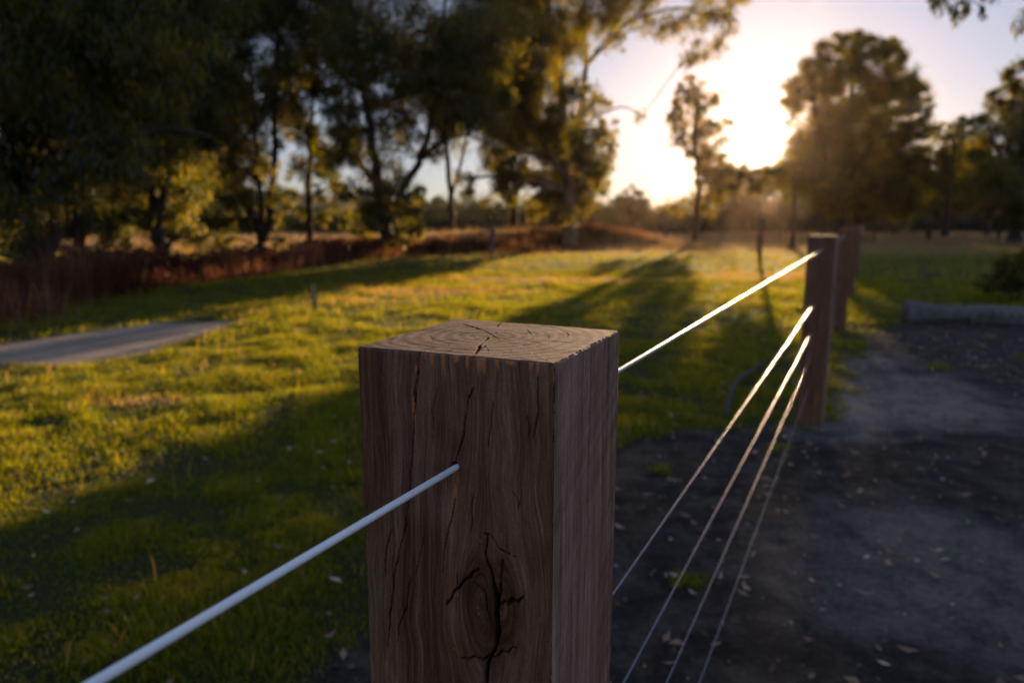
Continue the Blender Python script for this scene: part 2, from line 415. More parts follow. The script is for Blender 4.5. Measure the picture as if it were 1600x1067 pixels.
# cracks: (polyline in face coords, half width m, depth m)
def CR(fn_, zf, pts, wd, dp): return (np.array([fn_(*zf(q)) for q in pts]), wd, dp)
FRONT = [
 CR(fr, z4, [(402, 235), (396, 330), (386, 450), (376, 560), (368, 700), (358, 850), (345, 1030), (332, 1170), (300, 1290)], .0007, .004),
 CR(fr, z4, [(392, 330), (378, 430), (372, 520)], .0005, .002),
 CR(fr, z4, [(692, 430), (668, 500), (650, 600), (641, 700), (617, 780), (598, 840)], .0008, .004),
 CR(fr, z4, [(498, 440), (488, 500), (470, 565), (479, 640), (470, 740)], .0004, .002),
 CR(fr, z4, [(1042, 380), (1046, 560), (1035, 640), (1018, 715)], .0005, .0025),
 CR(fr, z4, [(990, 600), (1000, 660), (990, 720)], .0004, .002),
 CR(fr, z4, [(800, 500), (790, 620), (775, 760)], .0003, .0015),
 CR(fr, z5, [(248, 230), (222, 330), (213, 490)], .0007, .003),
 CR(fr, z5, [(336, 195), (303, 300), (272, 430), (250, 600), (236, 760), (225, 870)], .0007, .003),
 CR(fr, z5, [(427, 275), (402, 380), (384, 480)], .0008, .003),
 CR(fr, z5, [(352, 490), (332, 650), (290, 760), (275, 860)], .0006, .003),
 CR(fr, z5, [(600, 60), (570, 190), (541, 330), (524, 465)], .0006, .003),
 CR(fr, z5, [(695, 0), (683, 120), (684, 255)], .0004, .002),
 CR(fr, z5, [(770, 270), (762, 370), (790, 460), (806, 560), (822, 640), (826, 780), (812, 880), (772, 960), (765, 1080)], .0026, .009),
 CR(fr, z5, [(855, 395), (842, 480), (832, 600), (824, 650)], .0018, .006),
 CR(fr, z5, [(722, 448), (690, 466), (672, 498), (640, 514), (618, 548), (592, 562), (572, 602), (545, 640)], .0019, .007),
 CR(fr, z5, [(608, 460), (606, 540)], .0006, .002),
 CR(fr, z5, [(700, 525), (758, 580), (773, 660), (800, 740)], .0009, .004),
 CR(fr, z5, [(830, 648), (858, 634), (880, 642), (905, 614), (930, 622), (965, 592)], .0020, .006),
 CR(fr, z5, [(632, 930), (668, 938), (705, 920), (745, 944), (790, 915), (815, 926), (850, 885), (882, 899), (905, 870), (928, 872)], .0018, .005),
 CR(fr, z5, [(735, 255), (790, 265), (840, 340), (930, 385)], .0005, .0015),
 CR(fr, z5, [(905, 20), (945, 80), (935, 130)], .0004, .0015)]
RIGHT = [
 CR(rt, z4, [(1337, 215), (1332, 400), (1326, 600), (1320, 800), (1314, 1030)], .0007, .003),
 CR(rt, z5, [(1314, 60), (1322, 200), (1312, 330), (1298, 480), (1293, 620)], .0006, .002),
 CR(rt, z5, [(1230, 620), (1236, 800), (1228, 960)], .0005, .002),
 CR(rt, z5, [(1452, 40), (1442, 300), (1428, 650), (1424, 1060)], .0016, .005),
 CR(rt, z4, [(1484, 520), (1470, 560), (1448, 720)], .0007, .002),
 CR(rt, z4, [(1262, 330), (1256, 520), (1262, 640)], .0004, .0012),
 CR(rt, z4, [(1400, 640), (1396, 900), (1390, 1040)], .0004, .0012)]
def tp(px, py): return onz(px, py, TOPZ)[:2]
TOP = [
 CR(tp, z4, [(640, 92), (700, 110), (760, 128), (800, 152), (824, 165)], .0013, .006),
 CR(tp, z4, [(778, 163), (748, 185), (728, 206), (716, 232), (706, 254)], .0015, .008),
 CR(tp, z4, [(618, 138), (760, 141), (1000, 139), (1012, 148)], .0005, .002),
 CR(tp, z4, [(862, 80), (836, 88), (824, 108)], .0007, .003),
 CR(tp, z4, [(1090, 180), (1160, 186), (1240, 196), (1330, 203)], .0004, .002),
 CR(tp, z4, [(1168, 128), (1200, 138), (1213, 152), (1204, 166)], .0006, .002),
 CR(tp, z4, [(985, 120), (1010, 145)], .0006, .002),
 CR(tp, z4, [(1030, 112), (1100, 97), (1150, 96)], .0005, .002),
 CR(tp, z4, [(380, 118), (440, 124), (520, 116)], .0004, .002),
 CR(tp, z4, [(400, 236), (450, 226), (520, 214)], .0005, .002),
 CR(tp, z4, [(545, 245), (585, 228), (640, 218)], .0004, .0015),
 CR(tp, z4, [(824, 165), (860, 168), (905, 180)], .0004, .0015),
 CR(tp, z4, [(452, 150), (468, 165), (475, 180)], .0004, .0015),
 CR(tp, z4, [(885, 225), (905, 240)], .0004, .0015),
 CR(tp, z4, [(772, 226), (776, 240)], .0005, .0015),
 CR(tp, z4, [(920, 282), (960, 278), (1010, 285)], .0004, .0015),
 CR(tp, z4, [(1085, 150), (1105, 158), (1098, 172)], .0004, .0015)]
_g = np.random.default_rng(55); _pith = tp(*z4((800, 155)))
for _k in range(26):
    _a = _g.uniform(0, 6.28); _r0 = _g.uniform(.008, .06); _l = _g.uniform(.006, .022); _d = np.array([math.cos(_a), math.sin(_a)]); _n = np.array([-_d[1], _d[0]])
    TOP.append((np.array([_pith + _d * (_r0 + _l * t) + _n * _g.normal() * .0008 for t in (0, .35, .7, 1)]), _g.uniform(.00015, .0004), .002))
def crackfield(u, v, L):
    dep = np.zeros_like(u); dark = np.zeros_like(u)
    ju = u + .0016 * fbm(u * 130, v * 110, 1.7); jv = v + .0016 * fbm(u * 130, v * 110, 6.7)
    for P, wd, dp in L:
        d = np.full(u.shape, 1.0); tt = np.zeros_like(u); lens = np.linalg.norm(np.diff(P, axis=0), axis=1); tot = lens.sum(); acc = 0
        for k in range(len(P) - 1):
            ax, ay = P[k]; bx, by = P[k + 1]; ex, ey = bx - ax, by - ay
            t = np.clip(((ju - ax) * ex + (jv - ay) * ey) / (ex * ex + ey * ey + 1e-12), 0, 1)
            dk = np.hypot(ju - ax - t * ex, jv - ay - t * ey)
            mk = dk < d; d = np.where(mk, dk, d); tt = np.where(mk, (acc + t * lens[k]) / tot, tt); acc += lens[k]
        wl = wd * .62 * (.25 + .95 * np.clip(.5 + fbm(u * 70, v * 45, 21.3, 2) * 1.4, 0.05, 1)) * (.35 + .65 * np.sqrt(np.clip(np.sin(np.pi * np.clip(tt, 0.02, .98)), 0, 1))) + .00016
        f = 1 - sst(0.25, 1.25, d / wl)
        dep = np.maximum(dep, f * dp * (.4 + .6 * np.sin(np.pi * np.clip(tt, .03, .97)))); dark = np.maximum(dark, 1 - sst(.45, 1.6, d / wl))
    return dep, dark

def timber_post(name, corners, topz, detail, cracks, seed, loc):
    """square sawn post; corners = 4 plan points front-left, front-right, back-right, back-left"""
    c = [np.array(q, float) for q in corners]; cen = sum(c) / 4
    step = .0008 if detail else .006
    loop = []; face = []; uu = []
    for k in range(4):
        a, b = c[k], c[(k + 1) % 4]; L = np.linalg.norm(b - a); n = int(L / step)
        t = np.linspace(0, 1, n, endpoint=False)
        rough_t = t
        loop.append(a + (b - a) * rough_t[:, None]); face += [k] * n; uu.append(t * L)
    loop = np.concatenate(loop); face = np.array(face); uu = np.concatenate(uu); n = len(loop)
    # outward normal per loop point, blended at corners with a 2 mm arris
    nrm = np.zeros((n, 2)); edge_d = np.zeros(n)
    for k in range(4):
        a, b = c[k], c[(k + 1) % 4]; d = (b - a) / np.linalg.norm(b - a); L = np.linalg.norm(b - a)
        mk = face == k; nrm[mk] = [d[1], -d[0]]; edge_d[mk] = np.minimum(uu[mk], L - uu[mk])
    vis = .62
    zz = np.concatenate([np.linspace(0, .012, 9, endpoint=False), np.arange(.012, vis, .0012 if detail else .01), np.linspace(vis, topz + .25, 30 if detail else 12)])
    m_ = len(zz)
    U = np.broadcast_to(uu, (m_, n)).copy(); W = np.broadcast_to(zz[:, None], (m_, n)).copy(); FC = np.broadcast_to(face, (m_, n))
    P2 = np.broadcast_to(loop, (m_, n, 2)).copy(); N2 = np.broadcast_to(nrm, (m_, n, 2))
    dep = np.zeros((m_, n)); dark = np.zeros((m_, n)); raw = np.zeros((m_, n)); grey = np.zeros((m_, n)); stain_shade = np.zeros((m_, n))
    for k in range(4):
        mk = face == k; u = U[:, mk]; v = W[:, mk]
        rel = .0009 * fbm(u * 26 + seed, v * 3.2, k, 4) + .0006 * fbm(u * 110, v * 6 + seed, k + 3, 4)
        if k != 1: rel += .0005 * fbm(u * 300, v * 14, k + 8, 3)
        else:       # saw marks run slantwise over the right face
            rel += .00016 * np.sin((v + u * .55 + .006 * noise(u * 12, v * 9, 2)) * 2 * np.pi / .0085) * (.5 + .5 * noise(u * 14, v * 7, 5)) * sst(.0015, .012, v)
        dp = -rel
        if cracks and k in (0, 1):
            g, dk = crackfield(u, v, [(P_, w_ * 1.25, d_) for P_, w_, d_ in cracks[k]]); dp = dp + g; dark[:, mk] = dk
        elif not cracks or k > 1:
            pass
        dep[:, mk] = dp
        grey[:, mk] = {0: .13, 1: .80, 2: .3, 3: .35}[k]
    if cracks:
        mk = face == 0; u = U[:, mk]; v = W[:, mk]
        # torn fibres under the top edge
        rw = np.zeros_like(u)
        for px, y0, y1, wd in ((530, 255, 395, 9), (472, 250, 335, 12), (730, 270, 378, 30), (1046, 305, 395, 9), (1133, 310, 425, 8), (655, 255, 335, 10), (820, 285, 340, 14), (432, 245, 300, 10), (600, 260, 300, 16), (900, 290, 318, 30), (1010, 300, 335, 12), (386, 330, 500, 7), (372, 500, 640, 9)):
            a = fr(*z4((px, y0))); b = fr(*z4((px, y1))); wdm = wd / 3.478 * .178 / 310
            e = np.abs(u - a[0] + .001 * noise(u * 50, v * 60, 2)) / wdm
            l = (v - a[1]) / (b[1] - a[1])
            rw = np.maximum(rw, (1 - sst(.5, 1.15, e)) * (l > -.1) * (1 - sst(.55, 1.0, l + .25 * noise(u * 900, v * 10, 1))))
        hx, hy = fr(712, 728)
        # wire hole with a raw streak running down from it
        e = np.hypot(u - hx, v - hy)
        dep[:, mk] += .02 * (1 - sst(.0030, .0038, e)); dark[:, mk] = np.maximum(dark[:, mk], 1 - sst(.0028, .0042, e))
        st = np.abs(u - hx + .0005 + .0015 * noise(v * 60, 0, 4)) / .0028
        rw = np.maximum(rw, (1 - sst(.4, 1.2, st)) * sst(hy - .016, hy - .004, v) * (1 - sst(hy + .02, hy + .045, v)) * .85)
        st2 = np.hypot((u - hx + .002) / .011, (v - hy + .004) / .028)
        stn = (1 - sst(.2, 1.15, st2 + .3 * noise(u * 120, v * 40, 3))) * .5
        kx, ky = fr(*z5((790, 640)))
        kq = np.hypot((u - kx) / .034, (v - ky) / .058) + .35 * fbm(u * 60, v * 40, 9)
        knot = 1 - sst(.55, 1.15, kq)
        dep[:, mk] += -.0012 * knot * np.sin(kq * 9)
        stn = np.maximum(stn, knot * .50 * (.6 + .4 * noise(u * 160, v * 120, 2)))
        raw[:, mk] = rw; stain_shade[:, mk] = stn
        grey[:, mk] = .0 + .22 * sst(.3, .7, .5 + fbm(u * 16, v * 9, 12)) * (1 - knot)
    # arris: pull in near corners and near top
    ar = np.clip(1 - edge_d / .0022, 0, 1) ** 2 * .0012 * (1 + .8 * noise(zz[:, None] * 90, face[None, :] + uu[None, :] * 400, 4))
    tr = np.clip(1 - W / .0020, 0, 1) ** 2 * .0009 * (1 + .4 * noise(U * 260, FC * 3.0, 2))
    dep = dep + ar + tr
    P2 -= N2 * dep[..., None]
    dz = .0004 * noise(U * 90, FC * 5.0, 7) * (W < .0005)
    V = np.stack([P2[..., 0], P2[..., 1], topz - W - np.where(W < .0005, .0006 + np.abs(dz), 0)], -1)
    stain_shade = np.maximum(stain_shade, dark * .96)  # shade inside cracks and wire hole painted dark over the real stains
    Vs = V.reshape(-1, 3); i, j = np.meshgrid(np.arange(m_ - 1), np.arange(n), indexing='ij')
    a = (i * n + j).ravel(); b = (i * n + (j + 1) % n).ravel()
    F4 = [np.stack([a, a + n, b + n, b], -1)]
    GU = U + .005 * noise(U * 9, W * 3.5, FC * 2.0 + seed) + .0015 * noise(U * 40, W * 12, FC * 2.0 + seed)
    if cracks:
        mk = face == 0; kx, ky = fr(*z5((790, 640))); du = (U[:, mk] - kx); q2 = (du / .026) ** 2 + ((W[:, mk] - ky) / .046) ** 2
        GU[:, mk] = kx + .5 + du * (1 - 1.0 / (q2 + .30)) + .003 * noise(U[:, mk] * 60, W[:, mk] * 30, 3)
        mk = face == 1
        sawm = noise((W[:, mk] + U[:, mk] * .55) * 120, U[:, mk] * 6, 3); grey[:, mk] += .22 * sawm + .16 * noise(U[:, mk] * 25, W[:, mk] * 3, 6)
        hk = fr(712, 728); mk = face == 0
        for q_ in ((612, 582, 5), (603, 588, 3), (716, 660, 4), (722, 690, 4), (815, 915, 6), (826, 905, 4), (845, 690, 3), (732, 292, 3), (950, 570, 2), (590, 880, 3), (910, 880, 3)):
            c_ = fr(*z5(q_[:2])); raw[:, mk] = np.maximum(raw[:, mk], 1 - sst(.6, 1.2, np.hypot(U[:, mk] - c_[0], (W[:, mk] - c_[1]) * .7) / (q_[2] * 1.3 / 3.478 * .178 / 310)))
    A = {"gu": (GU + FC * 1.7).ravel(), "raw": raw.ravel(), "grey": grey.ravel(), "stain_shade": stain_shade.ravel(), "endg": np.zeros(m_ * n)}
    # top: rings shrinking towards the pith
    rings = 170 if detail else 8; sc_ = 1 - (np.arange(1, rings + 1) / rings) ** 1.0
    top0 = V[0, :, :2]
    T = cen + (top0 - cen)[None] * sc_[:, None, None]
    tz = np.full(T.shape[:2], topz) + .0004 * fbm(T[..., 0] * 40, T[..., 1] * 40, seed, 3) + .00007 * fbm(T[..., 0] * 400, T[..., 1] * 400, seed, 3)
    ts = np.zeros_like(tz)
    if cracks:
        g, dk = crackfield(T[..., 0], T[..., 1], [(P_, w_ * 1.9, d_ * .12) for P_, w_, d_ in cracks[2]]); tz -= g; ts = dk * .96  # top cracks are shallow, their shade is painted as dark colour
    T3 = np.stack([T[..., 0], T[..., 1], tz], -1).reshape(-1, 3)
    off = len(Vs); allr = rings
    i, j = np.meshgrid(np.arange(allr - 1), np.arange(n), indexing='ij')
    a = off + (i * n + j).ravel(); b = off + (i * n + (j + 1) % n).ravel()
    F4.append(np.stack([a, b, b + n, a + n][::-1], -1)[:, ::-1])
    j = np.arange(n); k = (j + 1) % n
    F4.append(np.stack([j, k, off + k, off + j], -1))
    VV = np.concatenate([Vs, T3])
    o1 = np.ones(len(T3))
    A["gu"] = np.concatenate([A["gu"], o1 * 0]); A["raw"] = np.concatenate([A["raw"], o1 * 0]); A["grey"] = np.concatenate([A["grey"], o1 * .5])
    A["stain_shade"] = np.concatenate([A["stain_shade"], ts.ravel()]); A["endg"] = np.concatenate([A["endg"], o1])
    return mesh(name, VV, F4, M['wood'], attrs=A, smooth=True, loc=loc)

cen1 = sum(C) / 4
near = timber_post("timber_post", C, TOPZ, True, [FRONT, RIGHT, TOP], 3, (cen1[0], cen1[1], 0))
tag(near, "large sawn timber post in the foreground with cracked top and dark knot", "post", "timber posts of the wire fence")
# small splinters standing off the sawn edges
sb = []
for (px, py, dx, dz_, l) in ((560.5, 551, -1, .3, .004), (559.5, 556, -1, -.6, .003), (561, 553, -1, -.1, .0026)):
    P = onplane(px, py, FP0, fn) + fn * .0005 + np.array([*fdir, 0]) * .0015
    e = P + np.array([*fdir, 0]) * dx * l + np.array([0, 0, dz_ * l])
    sb.append([P, (P + e) / 2 + [0, 0, .0006], e])
for q in range(5):
    P = onplane(712 + random.uniform(-2, 3), 738 + q * 4, FP0, fn)
    e = P + fn * .003 + np.array([random.uniform(-.002, .003), 0, -random.uniform(.003, .007)])
    sb.append([P, (P + e) / 2 + fn * .001, e])
for q in sb:
    b = MB(); b.tube(q, [.0006, .0004, .0001], 5); b.build("splinter", M['stake'], near, loc=(cen1[0], cen1[1], 0))

# wire line: through the hole in the near post's front
W0 = onplane(712, 727, FP0, fn); W0z = W0[2]
def on_fence(px, py): return onplane(px, py, W0, FN)
s1 = np.dot(on_fence(868, 800) - W0, FD)
p2 = onz(1275, 664)
s_p2 = np.dot(p2 - W0, FD) + .09
SP = s_p2 - .09
wires_z = [W0z] + [on_fence(*q)[2] for q in ((1272, 474), (1267, 521), (1263, 567), (1262, 612))]
wires_z[0] = (W0z + on_fence(1277, 395)[2]) / 2
print("WIREZ", W0z, wires_z, "spacing", SP, "near post", C)
HW = .089
def corners_at(s, tw=0):
    c = W0[:2] + FD[:2] * s; a = tw
    f = np.array([math.cos(a) * FN[0] - math.sin(a) * FN[1], math.sin(a) * FN[0] + math.cos(a) * FN[1]]); g = np.array([-f[1], f[0]])
    return [c - f * HW - g * HW, c + f * HW - g * HW, c + f * HW + g * HW, c - f * HW + g * HW], c
posts_lab = ["second timber post of the fence standing in pale sand, its top edge sunlit",
             "third timber post half hidden right behind the second post",
             "fourth timber post of the fence showing only as a sliver",
             "fifth timber post of the fence, far down the line", "sixth timber post of the fence, tiny and far", "last timber post at the far end of the wire fence"]
for k in range(4):
    s = s_p2 + SP * k
    cs, c = corners_at(s, random.uniform(-.03, .03))
    tz = onz(1285, 367, 0)[2] if False else H - .104 + random.uniform(-.006, .006)
    o = timber_post("timber_post", cs, tz, False, None, 11 + k * 5, (c[0], c[1], 0))
    tag(o, posts_lab[k], "post", "timber posts of the wire fence")
s_end = s_p2 + SP * 3
labs = ["thick white coated top wire of the timber post fence", "second wire from the top of the timber post fence",
        "third wire from the top of the timber post fence", "fourth wire from the top of the timber post fence", "lowest wire of the timber post fence, nearest the soil"]
for k, wz in enumerate(wires_z):
    b = MB()
    ss = np.concatenate([np.linspace(-5.2, 0, 30), np.linspace(.02, s_end, 160)])
    sag = np.zeros_like(ss)
    P = W0[None, :] * [1, 1, 0] + FD[None, :] * ss[:, None]; P[:, 2] = wz - .004 * (np.sin(np.pi * ((ss) / SP)) ** 2) * (k > 0)
    r = .0026 if k == 0 else .0013
    b.tube(P, r, 12 if k == 0 else 8)
    tag(b.build("fence_wire", M['white'] if k == 0 else M['wire'], loc=(W0[0], W0[1], wz)), labs[k], "wire", "wires of the timber post fence")

# ------------------------------------------------------------------ trees
def leaves(P, size, droop=.75, seed=0, wr=.22):
    n = len(P); g = np.random.default_rng(seed)
    ax = g.normal(size=(n, 3)); ax /= np.linalg.norm(ax, axis=1)[:, None]
    ax = ax * (1 - droop) + np.array([0, 0, -1.0]) * droop; ax /= np.linalg.norm(ax, axis=1)[:, None]
    r = g.normal(size=(n, 3)); sd = np.cross(ax, r); sd /= np.linalg.norm(sd, axis=1)[:, None] + 1e-9
    nn = np.cross(ax, sd)
    L = size * g.uniform(.6, 1.25, n)[:, None]; Wd = L * wr
    V = np.empty((n, 4, 3)); V[:, 0] = P; V[:, 1] = P + ax * L * .45 + sd * Wd * .5 + nn * L * .05
    V[:, 2] = P + ax * L; V[:, 3] = P + ax * L * .45 - sd * Wd * .5 + nn * L * .05
    F = np.arange(n * 4).reshape(n, 4)
    return V.reshape(-1, 3), F
def bez(a, b, c, n):
    t = np.linspace(0, 1, n)[:, None]; return a * (1 - t) ** 2 + 2 * b * t * (1 - t) + c * t ** 2
def make_tree(name, D, base_px, stems, lobes, label, leaf=.17, cover=1.3, droop=.72, mat='gum', bark='bark', group=None, cat='tree',
              seed=1, basez=None, depth=.30, subs=9, wr=.24, varbias=0.0, sidesc=1.0):
    """base_px: photo column of the foot; stems: list of (px,py,radius) polylines; lobes: (px,py,rpx[,cover factor])"""
    g = np.random.default_rng(seed)
    fx = ony(base_px, HY, D)[0]; base = np.array([fx, D, float(gz(fx, D)) - .05])
    root = empty(name, base, label, cat, group)
    tb = MB(); allst = []
    for st in stems:
        pts = [];
        y = 0.0
        for q, (px, py, rr) in enumerate(st):
            if q == 0 and py is None: pts.append(base)
            else:
                y += g.uniform(-.25, .25) * (q > 0) * D / 30
                pts.append(ony(px, py, D + y))
        pts = np.array(pts); rad = np.array([s_[2] for s_ in st])
        tt = np.linspace(0, len(pts) - 1, 5 * (len(pts) - 1) + 1)
        P = np.stack([np.interp(tt, np.arange(len(pts)), pts[:, c_]) for c_ in range(3)], -1)
        for _ in range(2): P[1:-1] = (P[:-2] + P[1:-1] * 2 + P[2:]) / 4
        rr_ = np.interp(tt, np.arange(len(pts)), rad)
        P[1:-1] += g.normal(size=P[1:-1].shape) * rr_[1:-1, None] * .25
        if st[0][1] is None: rr_ = rr_.copy(); rr_[0] *= 1.5
        tb.tube(P, rr_, 9); allst.append((P, rr_))
    SPn = np.concatenate([s_[0] for s_ in allst]); SR = np.concatenate([s_[1] for s_ in allst])
    pos = []; cover = cover * 2.6
    cw = (max(l[0] + l[2] for l in lobes) - min(l[0] - l[2] for l in lobes)) * D / F * sidesc
    for l in lobes:
        px, py, rp = l[:3]; cv = cover * (l[3] if len(l) > 3 else 1)
        rad = rp * D / F
        dd = g.uniform(-1, 1) * max(0, cw * depth - rad * .5)
        c_ = ony(px, py, D + dd)
        c_[2] = max(c_[2], rad * .5 + .2)
        # limb from the stem, attached lower than the lobe
        cost = np.linalg.norm(SPn - c_, axis=1) + 1.2 * np.maximum(0, SPn[:, 2] - c_[2] + rad * .4)
        k = int(np.argmin(cost)); a_ = SPn[k]; r0 = min(SR[k] * .6, .03 + .018 * np.linalg.norm(a_ - c_))
        mid = (a_ + c_) / 2 + g.normal(size=3) * .12 * np.linalg.norm(c_ - a_) + [0, 0, .12 * np.linalg.norm(c_ - a_)]
        Pb = bez(a_, mid, c_, 9); tb.tube(Pb, np.linspace(r0, r0 * .35 + .006, 9), 6, cap=False)
        ns = max(8, int(subs * 2.0 * (.6 + .5 * (rad / 1.2))))
        for s_ in range(ns):
            u = g.normal(size=3); u /= np.linalg.norm(u); sc = c_ + u * rad * (g.uniform(.08, 1) ** .45) * .98
            mm = (c_ + sc) / 2 + g.normal(size=3) * rad * .12
            tb.tube(bez(Pb[-2], mm, sc, 4), np.linspace(r0 * .3 + .004, .005, 4), 4, cap=False)
            sr = rad * g.uniform(.2, .38)
            nl = int(cv * math.pi * rad * rad / (leaf * leaf * wr * .5) / ns * g.uniform(.5, 1.5))
            # drooping strands hang under each sub-clump
            q = g.normal(size=(nl, 3)) * sr * np.array([.62, .62, .5]); q[:, 2] -= np.abs(g.normal(size=nl)) * sr * .5 * (droop > .6)
            pos.append(sc + q)
    P = np.concatenate(pos); P = P[P[:, 2] > .15]
    V, Fq = leaves(P, leaf, droop, seed, wr)
    cl = fbm(P[:, 0] * 1.3, P[:, 1] * 1.3, P[:, 2] * 1.3, 2)
    var = np.clip(.47 + varbias + .9 * cl + g.normal(size=len(P)) * .26, 0, 1)
    tb.build("trunk", M[bark], root, loc=base)
    mesh("crown", V, [Fq], M[mat], root, {"var": np.repeat(var, 4)}, loc=base)
    return root, len(P)
NL = 0
def T(*a, **k):
    global NL
    r, n = make_tree(*a, **k); NL += n; return r

GW = "gum trees along the left side of the paddock"
T("gum_tree", 15.5, 48, [[(48, None, .42), (60, 380, .36), (88, 300, .34), (70, 190, .25), (30, 60, .18), (-20, -120, .1)],
                         [(88, 300, .24), (140, 262, .2), (190, 215, .16), (260, 200, .1), (330, 215, .05)],
                         [(88, 300, .2), (110, 180, .16), (150, 60, .12), (170, -90, .07)]],
  [(30, 60, 90), (120, 20, 90), (200, 70, 80), (60, 150, 70, .8), (-60, 120, 110), (-40, 250, 90, .7), (240, 10, 80), (150, 130, 60, .7), (0, 340, 50, .6), (20, -90, 110), (140, -110, 110),
   (-120, -10, 110), (250, 110, 50, .6), (40, 400, 34, .6), (-60, 380, 60)] + [(160, 220, 60), (60, 230, 50), (100, 300, 44), (240, 190, 50), (20, 300, 50), (180, 300, 40), (0, 180, 60), (110, 160, 60)],
  "biggest dark gum tree at the left edge with a thick forked trunk", seed=3, cover=1.35, group=GW, varbias=.12)
T("gum_tree", 23, 252, [[(252, None, .26), (246, 350, .22), (236, 270, .19), (215, 150, .14), (225, 0, .1), (230, -150, .06)],
                        [(246, 350, .16), (268, 260, .12), (300, 150, .09), (310, 40, .05)]],
  [(220, 60, 70), (290, 40, 70), (170, 150, 60), (260, 150, 60, .8), (320, 120, 55), (230, 230, 55, .8), (180, 260, 50, .8), (300, 230, 50, .8), (250, -60, 90), (330, -60, 80), (150, -60, 90),
   (225, 330, 30, .6), (290, 300, 36, .6), (320, 370, 22, .4)] + [(200, 200, 50), (270, 210, 50), (330, 180, 44), (200, 310, 44), (270, 340, 30), (170, 350, 34), (300, 360, 24), (240, 100, 60), (310, 90, 50)],
  "gum tree with a leaning trunk right of the biggest left tree", seed=5, cover=1.35, group=GW)
T("gum_tree", 31, 410, [[(406, None, .24), (395, 340, .2), (372, 290, .16), (350, 180, .12), (340, 40, .08)],
                        [(410, 378, .2), (424, 330, .17), (430, 250, .13), (428, 130, .1), (440, 0, .06)],
                        [(408, 380, .15), (408, 320, .12), (400, 220, .09), (390, 100, .05)]],
  [(350, 60, 60), (410, 50, 60), (460, 40, 55), (340, 140, 48), (400, 130, 50), (330, 230, 40), (385, 215, 34, .8), (450, 120, 40), (345, 310, 30, .6), (430, 210, 26, .6), (400, -40, 80), (330, -30, 70), (460, -50, 70), (300, 290, 30), (400, 300, 24, .5), (430, 345, 20, .4)] + [(330, 180, 40), (375, 175, 34), (415, 172, 30), (455, 165, 28), (360, 262, 26, .7), (325, 345, 28), (350, 375, 20), (388, 300, 18, .8), (415, 255, 20, .8), (445, 300, 18, .7), (300, 200, 44), (380, 345, 14), (432, 372, 12), (400, 330, 16), (360, 340, 18), (430, 300, 16)],
  "gum tree with several stems splayed from one foot, left of the slim straight one", seed=8, cover=1.15, group=GW)
T("gum_tree", 36, 484, [[(484, None, .2), (483, 340, .17), (482, 280, .14), (488, 200, .1), (490, 100, .06), (500, 0, .04)]],
  [(480, 150, 36), (510, 120, 34), (460, 190, 30), (495, 215, 32), (525, 170, 26, .7), (470, 260, 26, .7), (515, 262, 24, .6), (500, 60, 46), (540, 60, 40), (495, 300, 18, .6), (540, 300, 18, .5)] + [(470, 105, 34), (520, 20, 44), (535, 210, 26), (470, 205, 26), (455, 300, 14, .7), (520, 320, 14, .6), (500, 260, 20), (470, 325, 12), (505, 340, 12), (540, 345, 12), (525, 285, 16)],
  "slim gum tree with one straight bare lower trunk", seed=12, cover=1.2, group=GW)
T("gum_tree", 29, 602, [[(600, None, .34), (598, 350, .28), (590, 290, .22), (577, 200, .18), (560, 100, .12), (545, -40, .08)],
                        [(598, 350, .2), (625, 300, .16), (660, 245, .14), (678, 170, .11), (690, 70, .08), (700, -40, .05)],
                        [(660, 250, .09), (690, 218, .07), (730, 210, .05), (770, 225, .03)],
                        [(590, 290, .11), (555, 250, .09), (520, 170, .06)]],
  [(540, 60, 56), (600, 40, 60), (660, 50, 56), (720, 50, 56), (560, 140, 44), (620, 150, 40, .9), (560, 220, 36, .8), (600, 260, 40, .9), (580, 320, 32, .8), (625, 325, 34, .9), (640, 355, 18, .8), (700, 130, 50),
   (760, 120, 50), (745, 180, 34, .8), (510, 240, 30, .7), (540, 290, 26, .6), (600, -60, 90), (700, -60, 90), (520, -30, 70), (780, 40, 44), (690, 180, 24, .6), (650, 300, 20, .7)] + [(600, 190, 40), (640, 200, 34), (545, 190, 34), (600, 110, 50), (660, 110, 46), (590, 300, 34), (570, 350, 24), (620, 370, 16), (720, 90, 46), (700, 180, 30), (540, 240, 30), (560, 330, 26, .8), (760, 60, 50), (770, 160, 40), (585, 340, 20), (640, 330, 18), (560, 365, 14), (655, 355, 14), (615, 300, 26), (680, 230, 20), (720, 160, 30)],
  "spreading gum tree with a dark leaning foot in the middle of the row", seed=15, cover=.95, group=GW)
